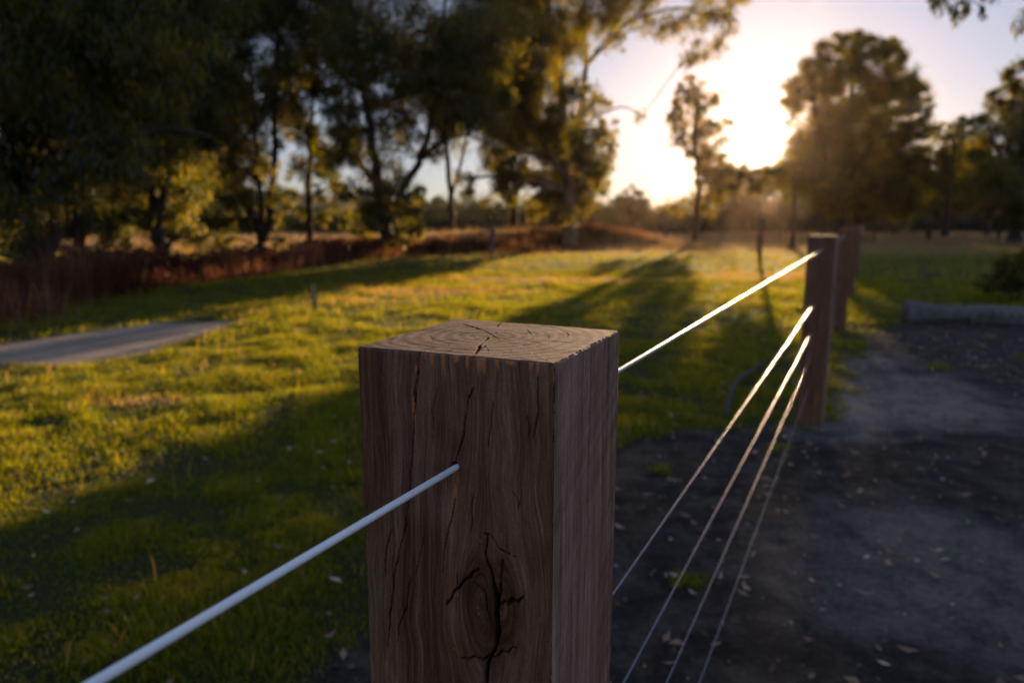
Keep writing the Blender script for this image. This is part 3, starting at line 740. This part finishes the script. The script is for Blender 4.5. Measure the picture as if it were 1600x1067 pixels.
T("gum_tree", 37, 892, [[(892, None, .42), (890, 345, .36), (884, 280, .32), (878, 180, .28), (868, 80, .22), (850, -20, .16), (840, -140, .1)],
                        [(886, 290, .2), (905, 200, .16), (917, 100, .13), (912, 20, .1), (910, -60, .06)],
                        [(917, 100, .11), (945, 72, .09), (985, 30, .07), (1040, 15, .05), (1110, 8, .03)],
                        [(945, 72, .06), (955, 40, .05), (950, -20, .03)],
                        [(905, 200, .07), (940, 178, .05), (975, 165, .035), (1005, 182, .02)],
                        [(884, 280, .14), (850, 230, .11), (810, 170, .08), (790, 90, .05)]],
  [(830, 60, 46), (800, 110, 46), (850, 130, 42), (780, 60, 44), (760, 160, 30, .8), (820, 190, 38), (870, 200, 36, 1.1), (905, 220, 32, 1.1), (850, 250, 40, 1.1), (900, 270, 34, 1.1), (875, 310, 24, 1.2), (925, 290, 24, 1.1), (940, 250, 22, .9),
   (800, 250, 34, .9), (780, 290, 26, .8), (945, 200, 20, .7), (935, 160, 22, .7), (895, 140, 28, .8), (880, 70, 32), (930, 20, 30, .8), (965, 15, 32, .6), (1010, 30, 26, .45), (1050, 40, 26, .6), (1085, 20, 26, .6), (1085, 75, 20, .55), (1125, 20, 28, .8), (1120, 70, 18, .6), (1150, -10, 22, .8),
   (1070, 95, 12, .35), (960, 60, 20, .4), (880, -50, 80), (980, -50, 60, .8), (1080, -50, 50, .8), (790, -40, 70), (730, 280, 22, .5), (1000, 180, 12, .25), (830, 310, 20, .6)] + [(830, 150, 44), (860, 60, 46), (830, 10, 46), (895, 30, 34), (880, 330, 16), (860, 285, 30), (915, 320, 14), (790, 200, 36), (770, 240, 30, .8), (925, 245, 24), (790, 130, 46), (910, 180, 22), (850, 190, 36), (850, 310, 20), (880, 318, 18), (905, 315, 18), (935, 275, 20), (820, 275, 22), (868, 338, 12), (795, 305, 18), (835, 330, 14), (915, 290, 18), (870, 280, 22), (950, 225, 16), (900, 240, 22)],
  "tall gum tree with bright hanging leaves and one long branch out over the sky", seed=21, cover=1.35, group=GW, varbias=.16, bark='palebark')
# darker trees behind the row, filling it out
GB = "dark trees behind the left row"
for k, (D, bx, sd, dx, lab) in enumerate([(34, 120, 31, 0, "dark tree behind the biggest left gum"), (38, 190, 32, 0, "dark tree behind the leaning gum on the left"),
        (42, 305, 33, 0, "dark tree between the leaning gum and the many stemmed gum"), (27, -70, 34, 0, "dark tree at the far left edge of the row"), (48, 700, 35, 0, "dark tree behind and right of the spreading gum"), (46, 800, 36, 0, "dark tree left of the tall gum's trunk")]):
    g = np.random.default_rng(sd)
    hi = [-60, -40, 40, -80, 60, 20][k]
    lob = []
    for q in range(24 if k < 4 else 10):
        lob.append((bx + g.uniform(-75, 75) * (1 if k < 4 else .7), g.uniform(hi, 335 if k < 4 else 210), g.uniform(34, 54), .9 if k < 4 else .7))
    T("gum_tree", D, bx, [[(bx, None, .25), (bx + 6, 330, .2), (bx - 4, 200, .14), (bx + 8, hi + 40, .07)], [(bx + 4, 320, .12), (bx + 34, 200, .08), (bx + 50, 100, .04)]],
      lob, lab, seed=sd, cover=1.7 if k < 4 else 1.2, group=GB, leaf=.2, mat='darkleaf' if k in (0, 2) else 'gum')
# right of the sun
T("round_gum_tree", 52, 1318, [[(1312, None, .45), (1314, 330, .38), (1322, 260, .3), (1330, 170, .2), (1335, 90, .1)],
                         [(1316, 310, .24), (1290, 240, .16), (1270, 160, .1)], [(1318, 290, .24), (1365, 220, .16), (1390, 150, .1)],
                         [(1340, 372, .2), (1338, 320, .16), (1350, 250, .1)]],
  [(1330, 72, 24), (1300, 80, 22), (1278, 108, 26), (1358, 84, 24), (1388, 92, 26), (1408, 118, 24), (1246, 140, 24), (1238, 164, 18), (1432, 148, 24), (1318, 118, 26, .8), (1350, 138, 34), (1290, 160, 34), (1425, 190, 26, .8), (1385, 170, 36), (1336, 190, 42), (1268, 205, 30),
   (1248, 232, 20, .9), (1300, 240, 44), (1360, 240, 46), (1410, 240, 36), (1430, 270, 30), (1258, 278, 32), (1310, 290, 40), (1370, 295, 40), (1420, 310, 30), (1234, 300, 18, .8), (1280, 315, 22), (1235, 190, 10, .5), (1440, 208, 12)] + [(1300, 120, 28), (1335, 100, 26), (1375, 130, 30), (1405, 150, 28), (1270, 135, 24), (1330, 200, 44), (1285, 210, 34), (1390, 210, 38), (1250, 262, 24), (1330, 270, 44), (1390, 290, 40), (1350, 318, 30), (1300, 330, 20), (1400, 325, 24), (1440, 175, 18), (1442, 245, 16), (1236, 150, 16), (1262, 118, 16), (1425, 130, 18), (1315, 62, 14), (1345, 62, 14), (1395, 75, 16)],
  "large round crowned gum tree just right of the sun", seed=41, cover=1.6, leaf=.17, depth=.33, droop=.5, cat="tree")
T("small_gum_tree", 41, 1087, [[(1086, None, .17), (1088, 345, .13), (1092, 290, .12), (1085, 220, .1), (1092, 150, .05)], [(1090, 300, .09), (1112, 240, .06), (1122, 200, .04)], [(1088, 250, .07), (1058, 210, .05), (1045, 180, .03)]],
  [(1092, 138, 16, .8), (1068, 160, 16, .8), (1102, 168, 20), (1052, 190, 16, .8), (1080, 195, 22, .9), (1116, 196, 16), (1136, 190, 11, .8), (1084, 226, 18), (1108, 232, 16, .9), (1102, 262, 15), (1104, 284, 18, .8), (1126, 300, 18, .8), (1092, 312, 18, .7), (1066, 318, 14, .5), (1050, 322, 12, .5), (1128, 268, 14), (1138, 290, 16)] + [(1085, 150, 16), (1100, 210, 20), (1098, 250, 14), (1116, 252, 14), (1128, 247, 11), (1140, 262, 12), (1110, 268, 12), (1088, 262, 9), (1110, 275, 14), (1110, 315, 18), (1098, 240, 16), (1052, 168, 14), (1066, 140, 12), (1120, 152, 13), (1058, 214, 13), (1130, 216, 12), (1078, 122, 10)],
  "slender small gum tree standing alone left of the sun", seed=44, cover=1.0, leaf=.15, varbias=.1)
GD = "low trees on the skyline under the sun"
for k, (D, bx, sd, lobs, lab) in enumerate([
    (31, 1187, 51, [(1112, 280, 13), (1124, 268, 13), (1140, 272, 14), (1157, 268, 13), (1173, 272, 13), (1190, 268, 14), (1207, 266, 14), (1130, 288, 14), (1150, 290, 14), (1172, 292, 14), (1195, 288, 14), (1215, 284, 14), (1226, 272, 12)], "low bushy tree directly under the sun"),
    (35, 1240, 52, [(1222, 262, 14), (1240, 254, 16), (1252, 276, 20), (1232, 284, 16), (1268, 290, 18), (1275, 262, 18), (1290, 280, 18), (1262, 246, 14)], "low bushy tree between the sun and the round crowned gum"),
    (70, 985, 53, [(975, 312, 14), (990, 306, 16), (1005, 318, 14), (965, 325, 16), (990, 330, 18), (1010, 334, 12)], "small dark rounded tree left of the slender small gum"),
    (85, 735, 54, [(735, 300, 9), (728, 312, 8), (745, 318, 8)], "tiny distant tree seen in the gap between two gums")]):
    T("low_tree", D, bx, [[(bx, None, .045 if k == 0 else .14), (bx + 2 * (k > 0), 325, .04 if k == 0 else .11), (bx, 290 if k < 2 else 315, .04)]], lobs, lab, seed=sd, cover=2.6 if k < 2 else 1.35, leaf=.2, group=GD, droop=.4, mat='gum' if k < 2 else 'darkleaf')
GX = "dark trees along the right edge of the paddock"
T("gum_tree", 56, 1478, [[(1478, None, .3), (1480, 320, .24), (1490, 240, .12)]],
  [(1462, 200, 14), (1482, 210, 22), (1506, 196, 20), (1465, 240, 26), (1500, 245, 30), (1450, 280, 26), (1480, 290, 32), (1520, 280, 30), (1535, 230, 24), (1445, 315, 20), (1500, 315, 24)],
  "dark tree right of the round crowned gum, lower than it", seed=61, cover=1.4, group=GX, mat='gum', droop=.5)
T("gum_tree", 42, 1590, [[(1590, None, .34), (1592, 300, .26), (1600, 200, .18), (1610, 110, .08)], [(1592, 290, .16), (1550, 220, .1)]],
  [(1600, 110, 24), (1578, 132, 18), (1555, 160, 20), (1530, 186, 18), (1600, 170, 40), (1565, 210, 36), (1530, 240, 32), (1600, 240, 44), (1560, 280, 40), (1520, 295, 26), (1620, 300, 46), (1650, 140, 44), (1680, 220, 56), (1590, 330, 24), (1545, 325, 18), (1700, 320, 50)],
  "taller dark tree cut by the right edge of the photo", seed=63, cover=1.4, group=GX, varbias=.05, droop=.5)
for k, (D, bx, sd, lab) in enumerate([(66, 1400, 66, "dark tree behind the round crowned gum's right side"), (64, 1545, 67, "dark tree behind the two right edge trees"), (70, 1290, 68, "dark tree behind the round crowned gum's trunk")]):
    g = np.random.default_rng(sd)
    T("gum_tree", D, bx, [[(bx, None, .25), (bx, 320, .2), (bx + 3, 260, .1)]],
      [(bx + g.uniform(-55, 55), g.uniform(238, 318), g.uniform(18, 30)) for q in range(12)], lab, seed=sd, cover=1.3, group=GX, mat='darkleaf', droop=.4, leaf=.2)
# far wood closing the paddock off
def far_wood():
    g = np.random.default_rng(700); pts = []
    prof_x = [-300, 0, 330, 360, 560, 640, 940, 1010, 1060, 1120, 1180, 1240, 1300, 1450, 1600, 1900]
    prof_y = [250, 262, 300, 330, 331, 318, 318, 324, 318, 280, 278, 270, 262, 250, 240, 235]
    for q in range(1000):
        px = g.uniform(-300, 1900); D = g.uniform(84, 112); ty = np.interp(px, prof_x, prof_y) + 6 * noise(px * .05, 1, 1)
        hh = (HY - ty) / F * D + 1.4; x0 = ony(px, HY, D)[0]
        r = g.uniform(.9, 1.9); zc = g.uniform(0, 1) ** 1.2 * max(hh - r * .6, .8)
        n = int(260 * r * r / 2)
        p = g.normal(size=(n, 3)) * r * .5 + [x0, D, zc]; pts.append(p)
    for q in range(700):
        x0 = ony(g.uniform(-300, 1900), HY, 90)[0]; D = g.uniform(76, 90)
        pts.append(g.normal(size=(150, 3)) * [1.6, .8, .55] + [x0, D, g.uniform(.3, 1.3)])
    P = np.concatenate(pts); P = P[P[:, 2] > -.3]
    V, Fq = leaves(P, .42, .3, 701, .45); v = np.clip(.4 + .5 * fbm(P[:, 0] * .4, P[:, 1] * .4, P[:, 2] * .4, 2) + g.normal(size=len(P)) * .2, 0, 1)
    return V, [Fq], np.repeat(v, 4)
# distant tree belt
g = np.random.default_rng(77)
bl = [(640, 322), (668, 318), (700, 322), (770, 326), (850, 322), (935, 322), (1035, 332), (560, 328), (380, 326), (330, 330), (440, 332)]
places = ["below the spreading gum's right side", "in the gap right of the spreading gum", "next right along the skyline from the spreading gum", "half way between the spreading gum and the tall gum",
          "behind the tall gum's trunk", "just right of the tall gum's trunk", "just left of the slender small gum", "just left of the spreading gum's foot", "left of the many stemmed gum", "farthest left on the skyline", "right of the many stemmed gum"]
for k, (bx, ty) in enumerate(bl):
    T("distant_tree", 100 + 12 * (k % 3), bx, [[(bx, None, .3), (bx, 330, .2)]],
      [(bx + g.uniform(-18, 18), ty + g.uniform(-4, 14), g.uniform(8, 13)) for q in range(7)], "distant dark tree on the skyline " + places[k], seed=80 + k, cover=1.2, leaf=.35, mat='darkleaf', group="distant trees on the skyline", droop=.3, subs=5)
# gum whose branch hangs into the top right corner; trunk stands out of frame on the right
T("overhanging_gum_tree", 9, 1960, [[(1960, None, .3), (1950, 200, .25), (1900, -100, .18), (1780, -190, .1), (1640, -120, .05), (1540, -30, .025), (1480, -8, .012)], [(1640, -120, .04), (1620, -40, .02), (1605, 10, .01)]],
  [(1475, -6, 22, .5), (1500, 8, 16, .7), (1497, 24, 9, .6), (1512, 8, 9, .6), (1536, 14, 8, 1.0), (1460, -12, 12, .6), (1540, -20, 22, .5), (1596, 36, 12, .5), (1606, 20, 16, .4), (1640, -60, 50, .6), (1580, -60, 40, .5), (1740, -120, 90, .6), (1850, -160, 120, .6)],
  "leafy gum branch hanging into the top right corner of the sky", seed=91, cover=1.0, leaf=.10, droop=.85, depth=.12, subs=7, wr=.2)
open("/tmp/nl","w").write(f"{NL} {wires_z} {SP}") if False else None

# ------------------------------------------------------------------ grass and undergrowth
def blades(x, y, z, h, wd, var, lean=.35, seg=False, seed=0):
    n = len(x); g = np.random.default_rng(seed)
    a = g.uniform(0, 2 * math.pi, n); sx, sy = np.cos(a) * wd / 2, np.sin(a) * wd / 2
    b = g.uniform(0, 2 * math.pi, n); l = lean * g.uniform(.2, 1.3, n) * h; lx, ly = np.cos(b) * l, np.sin(b) * l
    if not seg:
        V = np.empty((n, 3, 3))
        V[:, 0] = np.stack([x - sx, y - sy, z], -1); V[:, 1] = np.stack([x + sx, y + sy, z], -1); V[:, 2] = np.stack([x + lx, y + ly, z + h], -1)
        return V.reshape(-1, 3), [np.arange(n * 3).reshape(n, 3)], np.repeat(var, 3)
    V = np.empty((n, 5, 3))
    V[:, 0] = np.stack([x - sx, y - sy, z], -1); V[:, 1] = np.stack([x + sx, y + sy, z], -1)
    mx, my, mz = x + lx * .3, y + ly * .3, z + h * .6
    V[:, 2] = np.stack([mx + sx * .8, my + sy * .8, mz], -1); V[:, 3] = np.stack([mx - sx * .8, my - sy * .8, mz], -1)
    V[:, 4] = np.stack([x + lx * 1.1, y + ly * 1.1, z + h * .92], -1)
    k = np.arange(n)[:, None] * 5
    return V.reshape(-1, 3), [k + np.array([[3, 2, 4]]), k + np.array([[0, 1, 2, 3]])], np.repeat(var, 5)
def scatter(n, d0, d1, half=47, seed=0, pw=1.0):
    g = np.random.default_rng(seed)
    d = np.sqrt(g.uniform(d0 ** 2, d1 ** 2, n)) if pw == 1 else d0 + (d1 - d0) * g.uniform(0, 1, n) ** pw
    a = g.uniform(R(-half), R(half), n); return d * np.sin(a), d * np.cos(a)
TUFT = [onz(*q)[:2] for q in ((1030, 735), (1215, 700), (1465, 578), (1075, 910), (1405, 520), (1330, 610), (1345, 560), (1600, 560), (1235, 660), (1540, 530), (1252, 668), (1302, 655), (1318, 506), (1326, 498), (1308, 515))]
def grass_layer(n, d0, d1, h0, wd, seed, seg, half=47, clump=0):
    x, y = scatter(n, d0, d1, half, seed); g = np.random.default_rng(seed + 1)
    if clump:
        x = x + g.normal(size=n) * 0; 
    gr = grassy(x, y); tr = track(x, y); dr = dryness(x, y)
    pt = fbm(x * 3.4, y * 3.4, 8.8, 4); pl = fbm(x * .55, y * .55, 2.8, 3)
    dens = gr * (1 - tr) * np.clip(.85 + .9 * pt + .3 * pl, .45, 1)
    dens *= 1 - .55 * dr
    for k, c in enumerate(TUFT):
        q = np.hypot(x - c[0], y - c[1]); dens = np.maximum(dens, (1 - sst(.03, .05 + .05 * ((k * 7) % 5) / 4 + .04, q)) * .8)
    keep = g.uniform(size=n) < dens
    x, y, dr, pt, pl = x[keep], y[keep], dr[keep], pt[keep], pl[keep]; n = len(x)
    h = h0 * np.clip(.8 + 1.05 * pt + .4 * pl, .4, 2.0) * g.uniform(.45, 1.4, n)
    var = np.clip(.34 + .35 * pt + g.normal(size=n) * .18 + .5 * dr + (g.uniform(size=n) < .09) * .5, 0, 1)
    return blades(x, y, gz(x, y) - .008, h, wd * g.uniform(.6, 1.4, n), var, .55, seg, seed)
def stuff(name, parts, mat, label, cat):
    V = []; F3 = []; F4 = []; A = []; n = 0
    for v, fs, a in parts:
        V.append(v); A.append(a)
        for f in fs: (F3 if f.shape[1] == 3 else F4).append(f + n)
        n += len(v)
    o = mesh(name, np.concatenate(V), [np.concatenate(f) for f in (F3, F4) if f], mat, attrs={"var": np.concatenate(A)})
    return tag(o, label, cat, kind="stuff")
parts = [grass_layer(300000, 1.2, 4.2, .045, .0040, 101, True, 55), grass_layer(300000, 4.2, 9, .055, .008, 102, False),
         grass_layer(300000, 9, 20, .075, .014, 103, False), grass_layer(160000, 20, 48, .10, .028, 104, False)]
def stalks():
    x, y = scatter(9000, 1.6, 26, 50, 151); g = np.random.default_rng(152)
    k = (grassy(x, y) > .5) & (track(x, y) < .5) & (g.uniform(size=len(x)) < np.clip(.35 + 1.2 * fbm(x * .7, y * .7, 15.5, 3), .03, 1)); x, y = x[k], y[k]; n = len(x)
    return blades(x, y, gz(x, y) - .01, g.uniform(.08, .20, n), .0035 + .0006 * np.hypot(x, y), np.clip(g.normal(size=n) * .12 + .88, 0, 1), .5, True, 153)
parts.append(stalks())
stuff("grass", parts, M['grass'], "short uneven green grass over the paddock, lit yellow by the low sun", "grass")

stuff("distant_wood", [far_wood()], M['darkleaf'], "far off dark wood running along the skyline behind the paddock", "wood")
# pale dry grass beyond the mown paddock
def drygrass():
    x, y = scatter(240000, 26, 95, 44, 201); g = np.random.default_rng(202)
    pt = fbm(x * .3, y * .3, 1.8, 4)
    edge = 34 + 5 * np.sin(x * .11) + 3 * pt
    m1 = (y > edge) * np.clip(.6 + pt, 0.05, 1)
    m1 = np.maximum(m1, (np.abs(x - 1) < 9) * (y > 33) * .9)
    k = g.uniform(size=len(x)) < m1; x, y, pt = x[k], y[k], pt[k]
    h = (.28 + .25 * np.clip(pt, -.5, 1)) * g.uniform(.5, 1.5, len(x))
    return blades(x, y, gz(x, y) - .02, h, .030 * g.uniform(.6, 1.4, len(x)), np.clip(.5 + .6 * pt + g.normal(size=len(x)) * .2, 0, 1), .4, False, 203)
stuff("dry_grass", [drygrass()], M['dry'], "tall straw coloured dry grass beyond the green paddock", "dry grass")

# red brown bracken along the foot of the left trees
def bracken(seed, line, n=5200, hs=1.0, wide=1.3):
    g = np.random.default_rng(seed)
    P = np.array([onz(*q)[:2] for q in line]); out = []
    seg = np.linalg.norm(np.diff(P, axis=0), axis=1); cum = np.concatenate([[0], np.cumsum(seg)])
    s = g.uniform(0, cum[-1], n); px = np.interp(s, cum, P[:, 0]); py = np.interp(s, cum, P[:, 1])
    off = np.abs(g.normal(size=n)) * wide; nx_, ny_ = -.55, .83
    px = px + nx_ * off + g.normal(size=n) * .15; py = py + ny_ * off + g.normal(size=n) * .15
    clump = fbm(px * .7, py * .7, 4.4, 3); k = g.uniform(size=n) < np.clip(.55 + 1.3 * clump, .08, 1); px, py, clump = px[k], py[k], clump[k]
    pb = []
    for i in range(len(px)):
        h = hs * (.62 + .55 * clump[i]) * g.uniform(.4, 1.5); a = g.uniform(0, 6.28); le = g.uniform(.1, .55) * h
        m_ = 16
        t = np.linspace(.2, 1, m_)
        cx_, cy_, cz = px[i] + math.cos(a) * le * t ** 2, py[i] + math.sin(a) * le * t ** 2, h * (t - .22 * t ** 3)
        pb.append(np.stack([cx_, cy_, cz, np.full(m_, h), np.full(m_, .45 + .5 * clump[i] + g.normal() * .15), t], -1))
    q = np.concatenate(pb); n = len(q)
    z = gz(q[:, 0], q[:, 1]) + q[:, 2]
    ax = g.normal(size=(n, 3)) * [1, 1, .45]; ax /= np.linalg.norm(ax, axis=1)[:, None]
    L = (.10 * (1.25 - q[:, 5]) + .04)[:, None] * g.uniform(.6, 1.5, (n, 1)); sd = np.cross(ax, g.normal(size=(n, 3))); sd /= np.linalg.norm(sd, axis=1)[:, None]
    b0 = np.stack([q[:, 0], q[:, 1], z], -1)
    Vv = np.empty((n, 4, 3)); Vv[:, 0] = b0 - ax * L; Vv[:, 1] = b0 + sd * L * .28; Vv[:, 2] = b0 + ax * L; Vv[:, 3] = b0 - sd * L * .28
    return Vv.reshape(-1, 3), [np.arange(n * 4).reshape(n, 4)], np.repeat(np.clip(q[:, 4], 0, 1), 4)
BL = [(-260, 560), (-60, 492), (60, 474), (200, 455), (330, 438), (450, 420), (560, 406), (640, 398)]
SL = [(560, 402), (660, 396), (760, 394), (860, 388), (940, 384), (1010, 380)]
def stems(seed, line, n, hs, wide):
    g = np.random.default_rng(seed); P = np.array([onz(*q)[:2] for q in line])
    sg = np.linalg.norm(np.diff(P, axis=0), axis=1); cum = np.concatenate([[0], np.cumsum(sg)]); s_ = g.uniform(0, cum[-1], n)
    x = np.interp(s_, cum, P[:, 0]) + g.normal(size=n) * .3; y = np.interp(s_, cum, P[:, 1]) + g.normal(size=n) * wide + wide * .6
    return blades(x, y, gz(x, y) - .02, hs * np.clip(.7 + 1.5 * fbm(x * .8, y * .8, 4.4, 3), .15, 1.8) * g.uniform(.4, 1.4, n), .02 * g.uniform(.5, 1.5, n), np.clip(g.normal(size=n) * .3 + .6, 0, 1), .35, False, seed)
stuff("brown_scrub", [bracken(331, SL, 3600, .75, 1.8), stems(333, SL, 20000, .5, 2.4)], M['scrub'], "dull brown scrub and dead grass on the bank under the tall gum", "scrub")
stuff("bracken", [bracken(301, BL, 5200), stems(303, BL, 13000, .75, 1.1)], M['bracken'], "rusty red bracken and dead growth along the foot of the left trees", "bracken")

# fallen leaves, gravel on the bare soil
def litter():
    x, y = scatter(16000, 1.0, 13, 60, 401); g = np.random.default_rng(402)
    gr = grassy(x, y); k = g.uniform(size=len(x)) < np.where(gr < .5, .55, .20) * (1 - .7 * track(x, y)); x, y = x[k], y[k]; n = len(x)
    a = g.uniform(0, 6.28, n); L = .008 + .032 * g.uniform(0, 1, n) ** 1.8; Wd = L * g.uniform(.22, .45, n)
    ca, sa = np.cos(a), np.sin(a); z = gz(x, y) + .006
    tl = g.normal(size=n) * .006; cu = g.uniform(0, .010, n); z = z + np.where(grassy(x, y) > .5, .03, 0)
    V = np.empty((n, 4, 3))
    V[:, 0] = np.stack([x - ca * L, y - sa * L, z + cu], -1); V[:, 2] = np.stack([x + ca * L, y + sa * L, z + cu + tl], -1)
    V[:, 1] = np.stack([x - sa * Wd, y + ca * Wd, z], -1); V[:, 3] = np.stack([x + sa * Wd, y - ca * Wd, z + np.abs(tl)], -1)
    V = V.reshape(n, 4, 3)
    return V.reshape(-1, 3), [np.concatenate([np.arange(n * 4).reshape(n, 4)[:, [0, 1, 2]], np.arange(n * 4).reshape(n, 4)[:, [0, 2, 3]]])], np.repeat(np.clip(g.normal(size=n) * .28 + .45, 0, 1), 4)
stuff("leaf_litter", [litter()], M['litter'], "scattered small fallen gum leaves on the bare soil and turf", "fallen leaves")
def pebbles():
    x, y = scatter(16000, 1.0, 11, 60, 411); g = np.random.default_rng(412)
    k = (grassy(x, y) < .5) & (g.uniform(size=len(x)) < np.clip(.6 + .8 * fbm(x * 1.5, y * 1.5, 3, 3), .1, 1)); x, y = x[k], y[k]; n = len(x)
    r = .004 + .012 * g.uniform(size=n) ** 4
    B = np.array([[1, 0, 0], [0, 1, 0], [-1, 0, 0], [0, -1, 0], [0, 0, .8], [0, 0, -.8]], float)
    V = B[None] * r[:, None, None] * g.uniform(.6, 1.4, (n, 6, 1)) * [1, 1, .6] + np.stack([x, y, gz(x, y) - .004], -1)[:, None]
    Fb = np.array([[0, 1, 4], [1, 2, 4], [2, 3, 4], [3, 0, 4], [1, 0, 5], [2, 1, 5], [3, 2, 5], [0, 3, 5]])
    return V.reshape(-1, 3), [(np.arange(n)[:, None, None] * 6 + Fb[None]).reshape(-1, 3)], np.repeat(g.uniform(size=n), 6)
m = NT("pebble_stone"); c = m.ramp(m.attr("var"), [(0, (.04, .035, .035)), (.7, (.13, .11, .10)), (1, (.42, .38, .36))])
M['peb'] = m.fin(m.n("ShaderNodeBsdfPrincipled", {"Base Color": c, "Roughness": .8}).outputs[0])
stuff("gravel", [pebbles()], M['peb'], "small stones and crumbs of soil on the bare dark ground", "gravel")

# ------------------------------------------------------------------ objects in the paddock
# log
a = onz(1412, 503); b_ = onz(1780, 512); a[2] = .13; b_[2] = .12
b = MB(); n = 60; t = np.linspace(0, 1, n); P = a + (b_ - a) * t[:, None]
P[:, 2] += .012 * np.sin(t * 9) + .006 * np.sin(t * 31); P[:, 1] += .02 * np.sin(t * 6)
r = .132 - .02 * t + .016 * np.sin(t * 17 + 1) + .008 * np.sin(t * 41) + .012 * np.exp(-(t / .04) ** 2); r[0] *= .82; r[-1] *= .85
b.tube(P, r, 22)
V = np.concatenate(b.V); V[:, 1:] += (.030 * fbm(V[:, 0:1] * 2, V[:, 1:2] * 14, V[:, 2:3] * 14, 3)); b.V = [V]
tag(b.build("log", M['oldwood'], loc=(a[0], a[1], 0)), "weathered grey log lying at the edge of the bare soil on the right", "log")
# stake
a = onz(492, 489); b = MB()
b.box((a[0], a[1], .19), (.062, .05, .44), .3); b.box((a[0], a[1], .417), (.05, .038, .02), .3)
tag(b.build("stake", M['stake'], smooth=False, loc=(a[0], a[1], 0)), "short pale wooden stake in the grass near the gravel track", "stake")
# fallen branch
b = MB(); P = np.array([onz(1134, 655), onz(1142, 622), onz(1152, 602), onz(1172, 588), onz(1203, 566)]); P[:, 2] = [.03, .05, .06, .05, .03]
tt = np.linspace(0, 4, 25); P = np.stack([np.interp(tt, range(5), P[:, c_]) for c_ in range(3)], -1); P[1:-1] = (P[:-2] + P[1:-1] + P[2:]) / 3
b.tube(P, np.linspace(.022, .014, 25), 8)
tag(b.build("fallen_branch", M['deadwood'], loc=P[0] * [1, 1, 0]), "bent grey fallen branch lying in the grass beside the lower wires", "branch")
# steel picket under the sun
a = onz(1187, 415); root = empty("steel_picket", (a[0], a[1], 0), "thin dark steel picket standing in the paddock under the sun", "post")
b = MB()
for ang in (0, 2.09, 4.19):
    c_ = np.array([a[0] + math.cos(ang) * .017, a[1] + math.sin(ang) * .017, .78]); b.box(c_, (.06, .014, 1.66), ang)
b.build("picket_shaft", M['steel'], root, False, loc=(a[0], a[1], 0))
b = MB(); b.tube([[a[0], a[1] - .02, 1.50], [a[0], a[1] - .09, 1.50]], [.03, .022], 10); b.build("insulator", M['stake'], root, loc=(a[0], a[1], 0))
# old stump post in front of the mound, and short posts right of it
def rough_post(px, by, ty, wpx, lab, cat="post", lean=0):
    a = onz(px, by); d = a[1]; top = ony(px, ty, d)[2]; b = MB(); r = wpx * d / F / 2
    b.tube([[a[0], d, -.1], [a[0] + lean * .3, d, top * .4], [a[0] + lean * .7, d, top * .8], [a[0] + lean, d, top - .015], [a[0] + lean, d, top]], [r, r * .97, r * .93, r * .9, r * .7], 10)
    return tag(b.build("old_fence_post", M['oldwood'], loc=(a[0], d, 0)), lab, cat, "old round fence posts in the dry grass")
rough_post(769, 398, 352, 9, "old round post standing in front of the brown bank, left of the tall gum")
rough_post(1039, 380, 345, 7, "old round post left of the slender small gum", lean=.05)
rough_post(996, 379, 346, 5, "thin old round post right of the small dark rounded tree")
# far wire fence across the paddock
fr_root = empty("wire_fence", (onz(1453, 377)[0], 46.5, 0), "far post and wire fence across the paddock under the right hand trees", "fence")
D_ = 46.5; ps = [1130, 1220, 1285, 1368, 1453, 1563, 1660, 1760]
for k, px in enumerate(ps):
    x_ = ony(px, HY, D_)[0]; r_ = .15 if px == 1453 else .11 if px == 1563 else .06
    h_ = 1.55 if px == 1453 else 1.3; b = MB()
    b.tube([[x_, D_, -.1], [x_, D_, h_ * .5], [x_, D_, h_ - .02], [x_, D_, h_]], [r_, r_ * .97, r_ * .95, r_ * .75], 9)
    b.build("post", M['bark'], fr_root, loc=(fr_root.location[0], fr_root.location[1], 0))
for z_ in (.35, .65, .95, 1.2):
    b = MB(); xa, xb = ony(ps[0], HY, D_)[0], ony(ps[-1], HY, D_)[0]
    b.tube(np.stack([np.linspace(xa, xb, 30), np.full(30, D_ - .02), np.full(30, z_)], -1), .004, 5)
    b.build("wire", M['wire'], fr_root, loc=(fr_root.location[0], fr_root.location[1], 0))
# leafy bush at the right edge
def bush(px, by, lobes, D, lab, seed, name="bush"):
    return T(name, D, px, [[(px, None, .02), (px + 4, by - 40, .015), (px + 2, by - 60, .01)], [(px, None, .018), (px + 30, by - 50, .01)], [(px, None, .018), (px - 30, by - 40, .01)]],
             lobes, lab, seed=seed, cover=1.5, leaf=.07, wr=.42, droop=.1, cat="bush", depth=.3, subs=8)
bush(1600, 470, [(1560, 445, 24), (1545, 455, 18), (1590, 430, 30), (1575, 410, 18), (1600, 400, 18), (1620, 430, 34), (1650, 420, 34), (1565, 462, 18), (1600, 458, 26), (1640, 456, 28)], 12.3,
     "low leafy green bush behind the log at the right edge", 501)

# ------------------------------------------------------------------ haze volume added for the glare round the sun
b = MB(); b.box((0, 60, 22), (420, 560, 50))
hz = b.build("haze", None, smooth=False, attrs=False, loc=(0, 60, 22)); tag(hz, "thin warm haze added to spread a glow round the sun", "haze", kind="stuff")
m = NT("glow_haze")
pv = m.n("ShaderNodeVolumePrincipled", {"Color": (1, .74, .54, 1), "Density": .00008, "Anisotropy": .86})
m.t.links.new(pv.outputs[0], m.out.inputs["Volume"]); hz.data.materials.append(m.m)
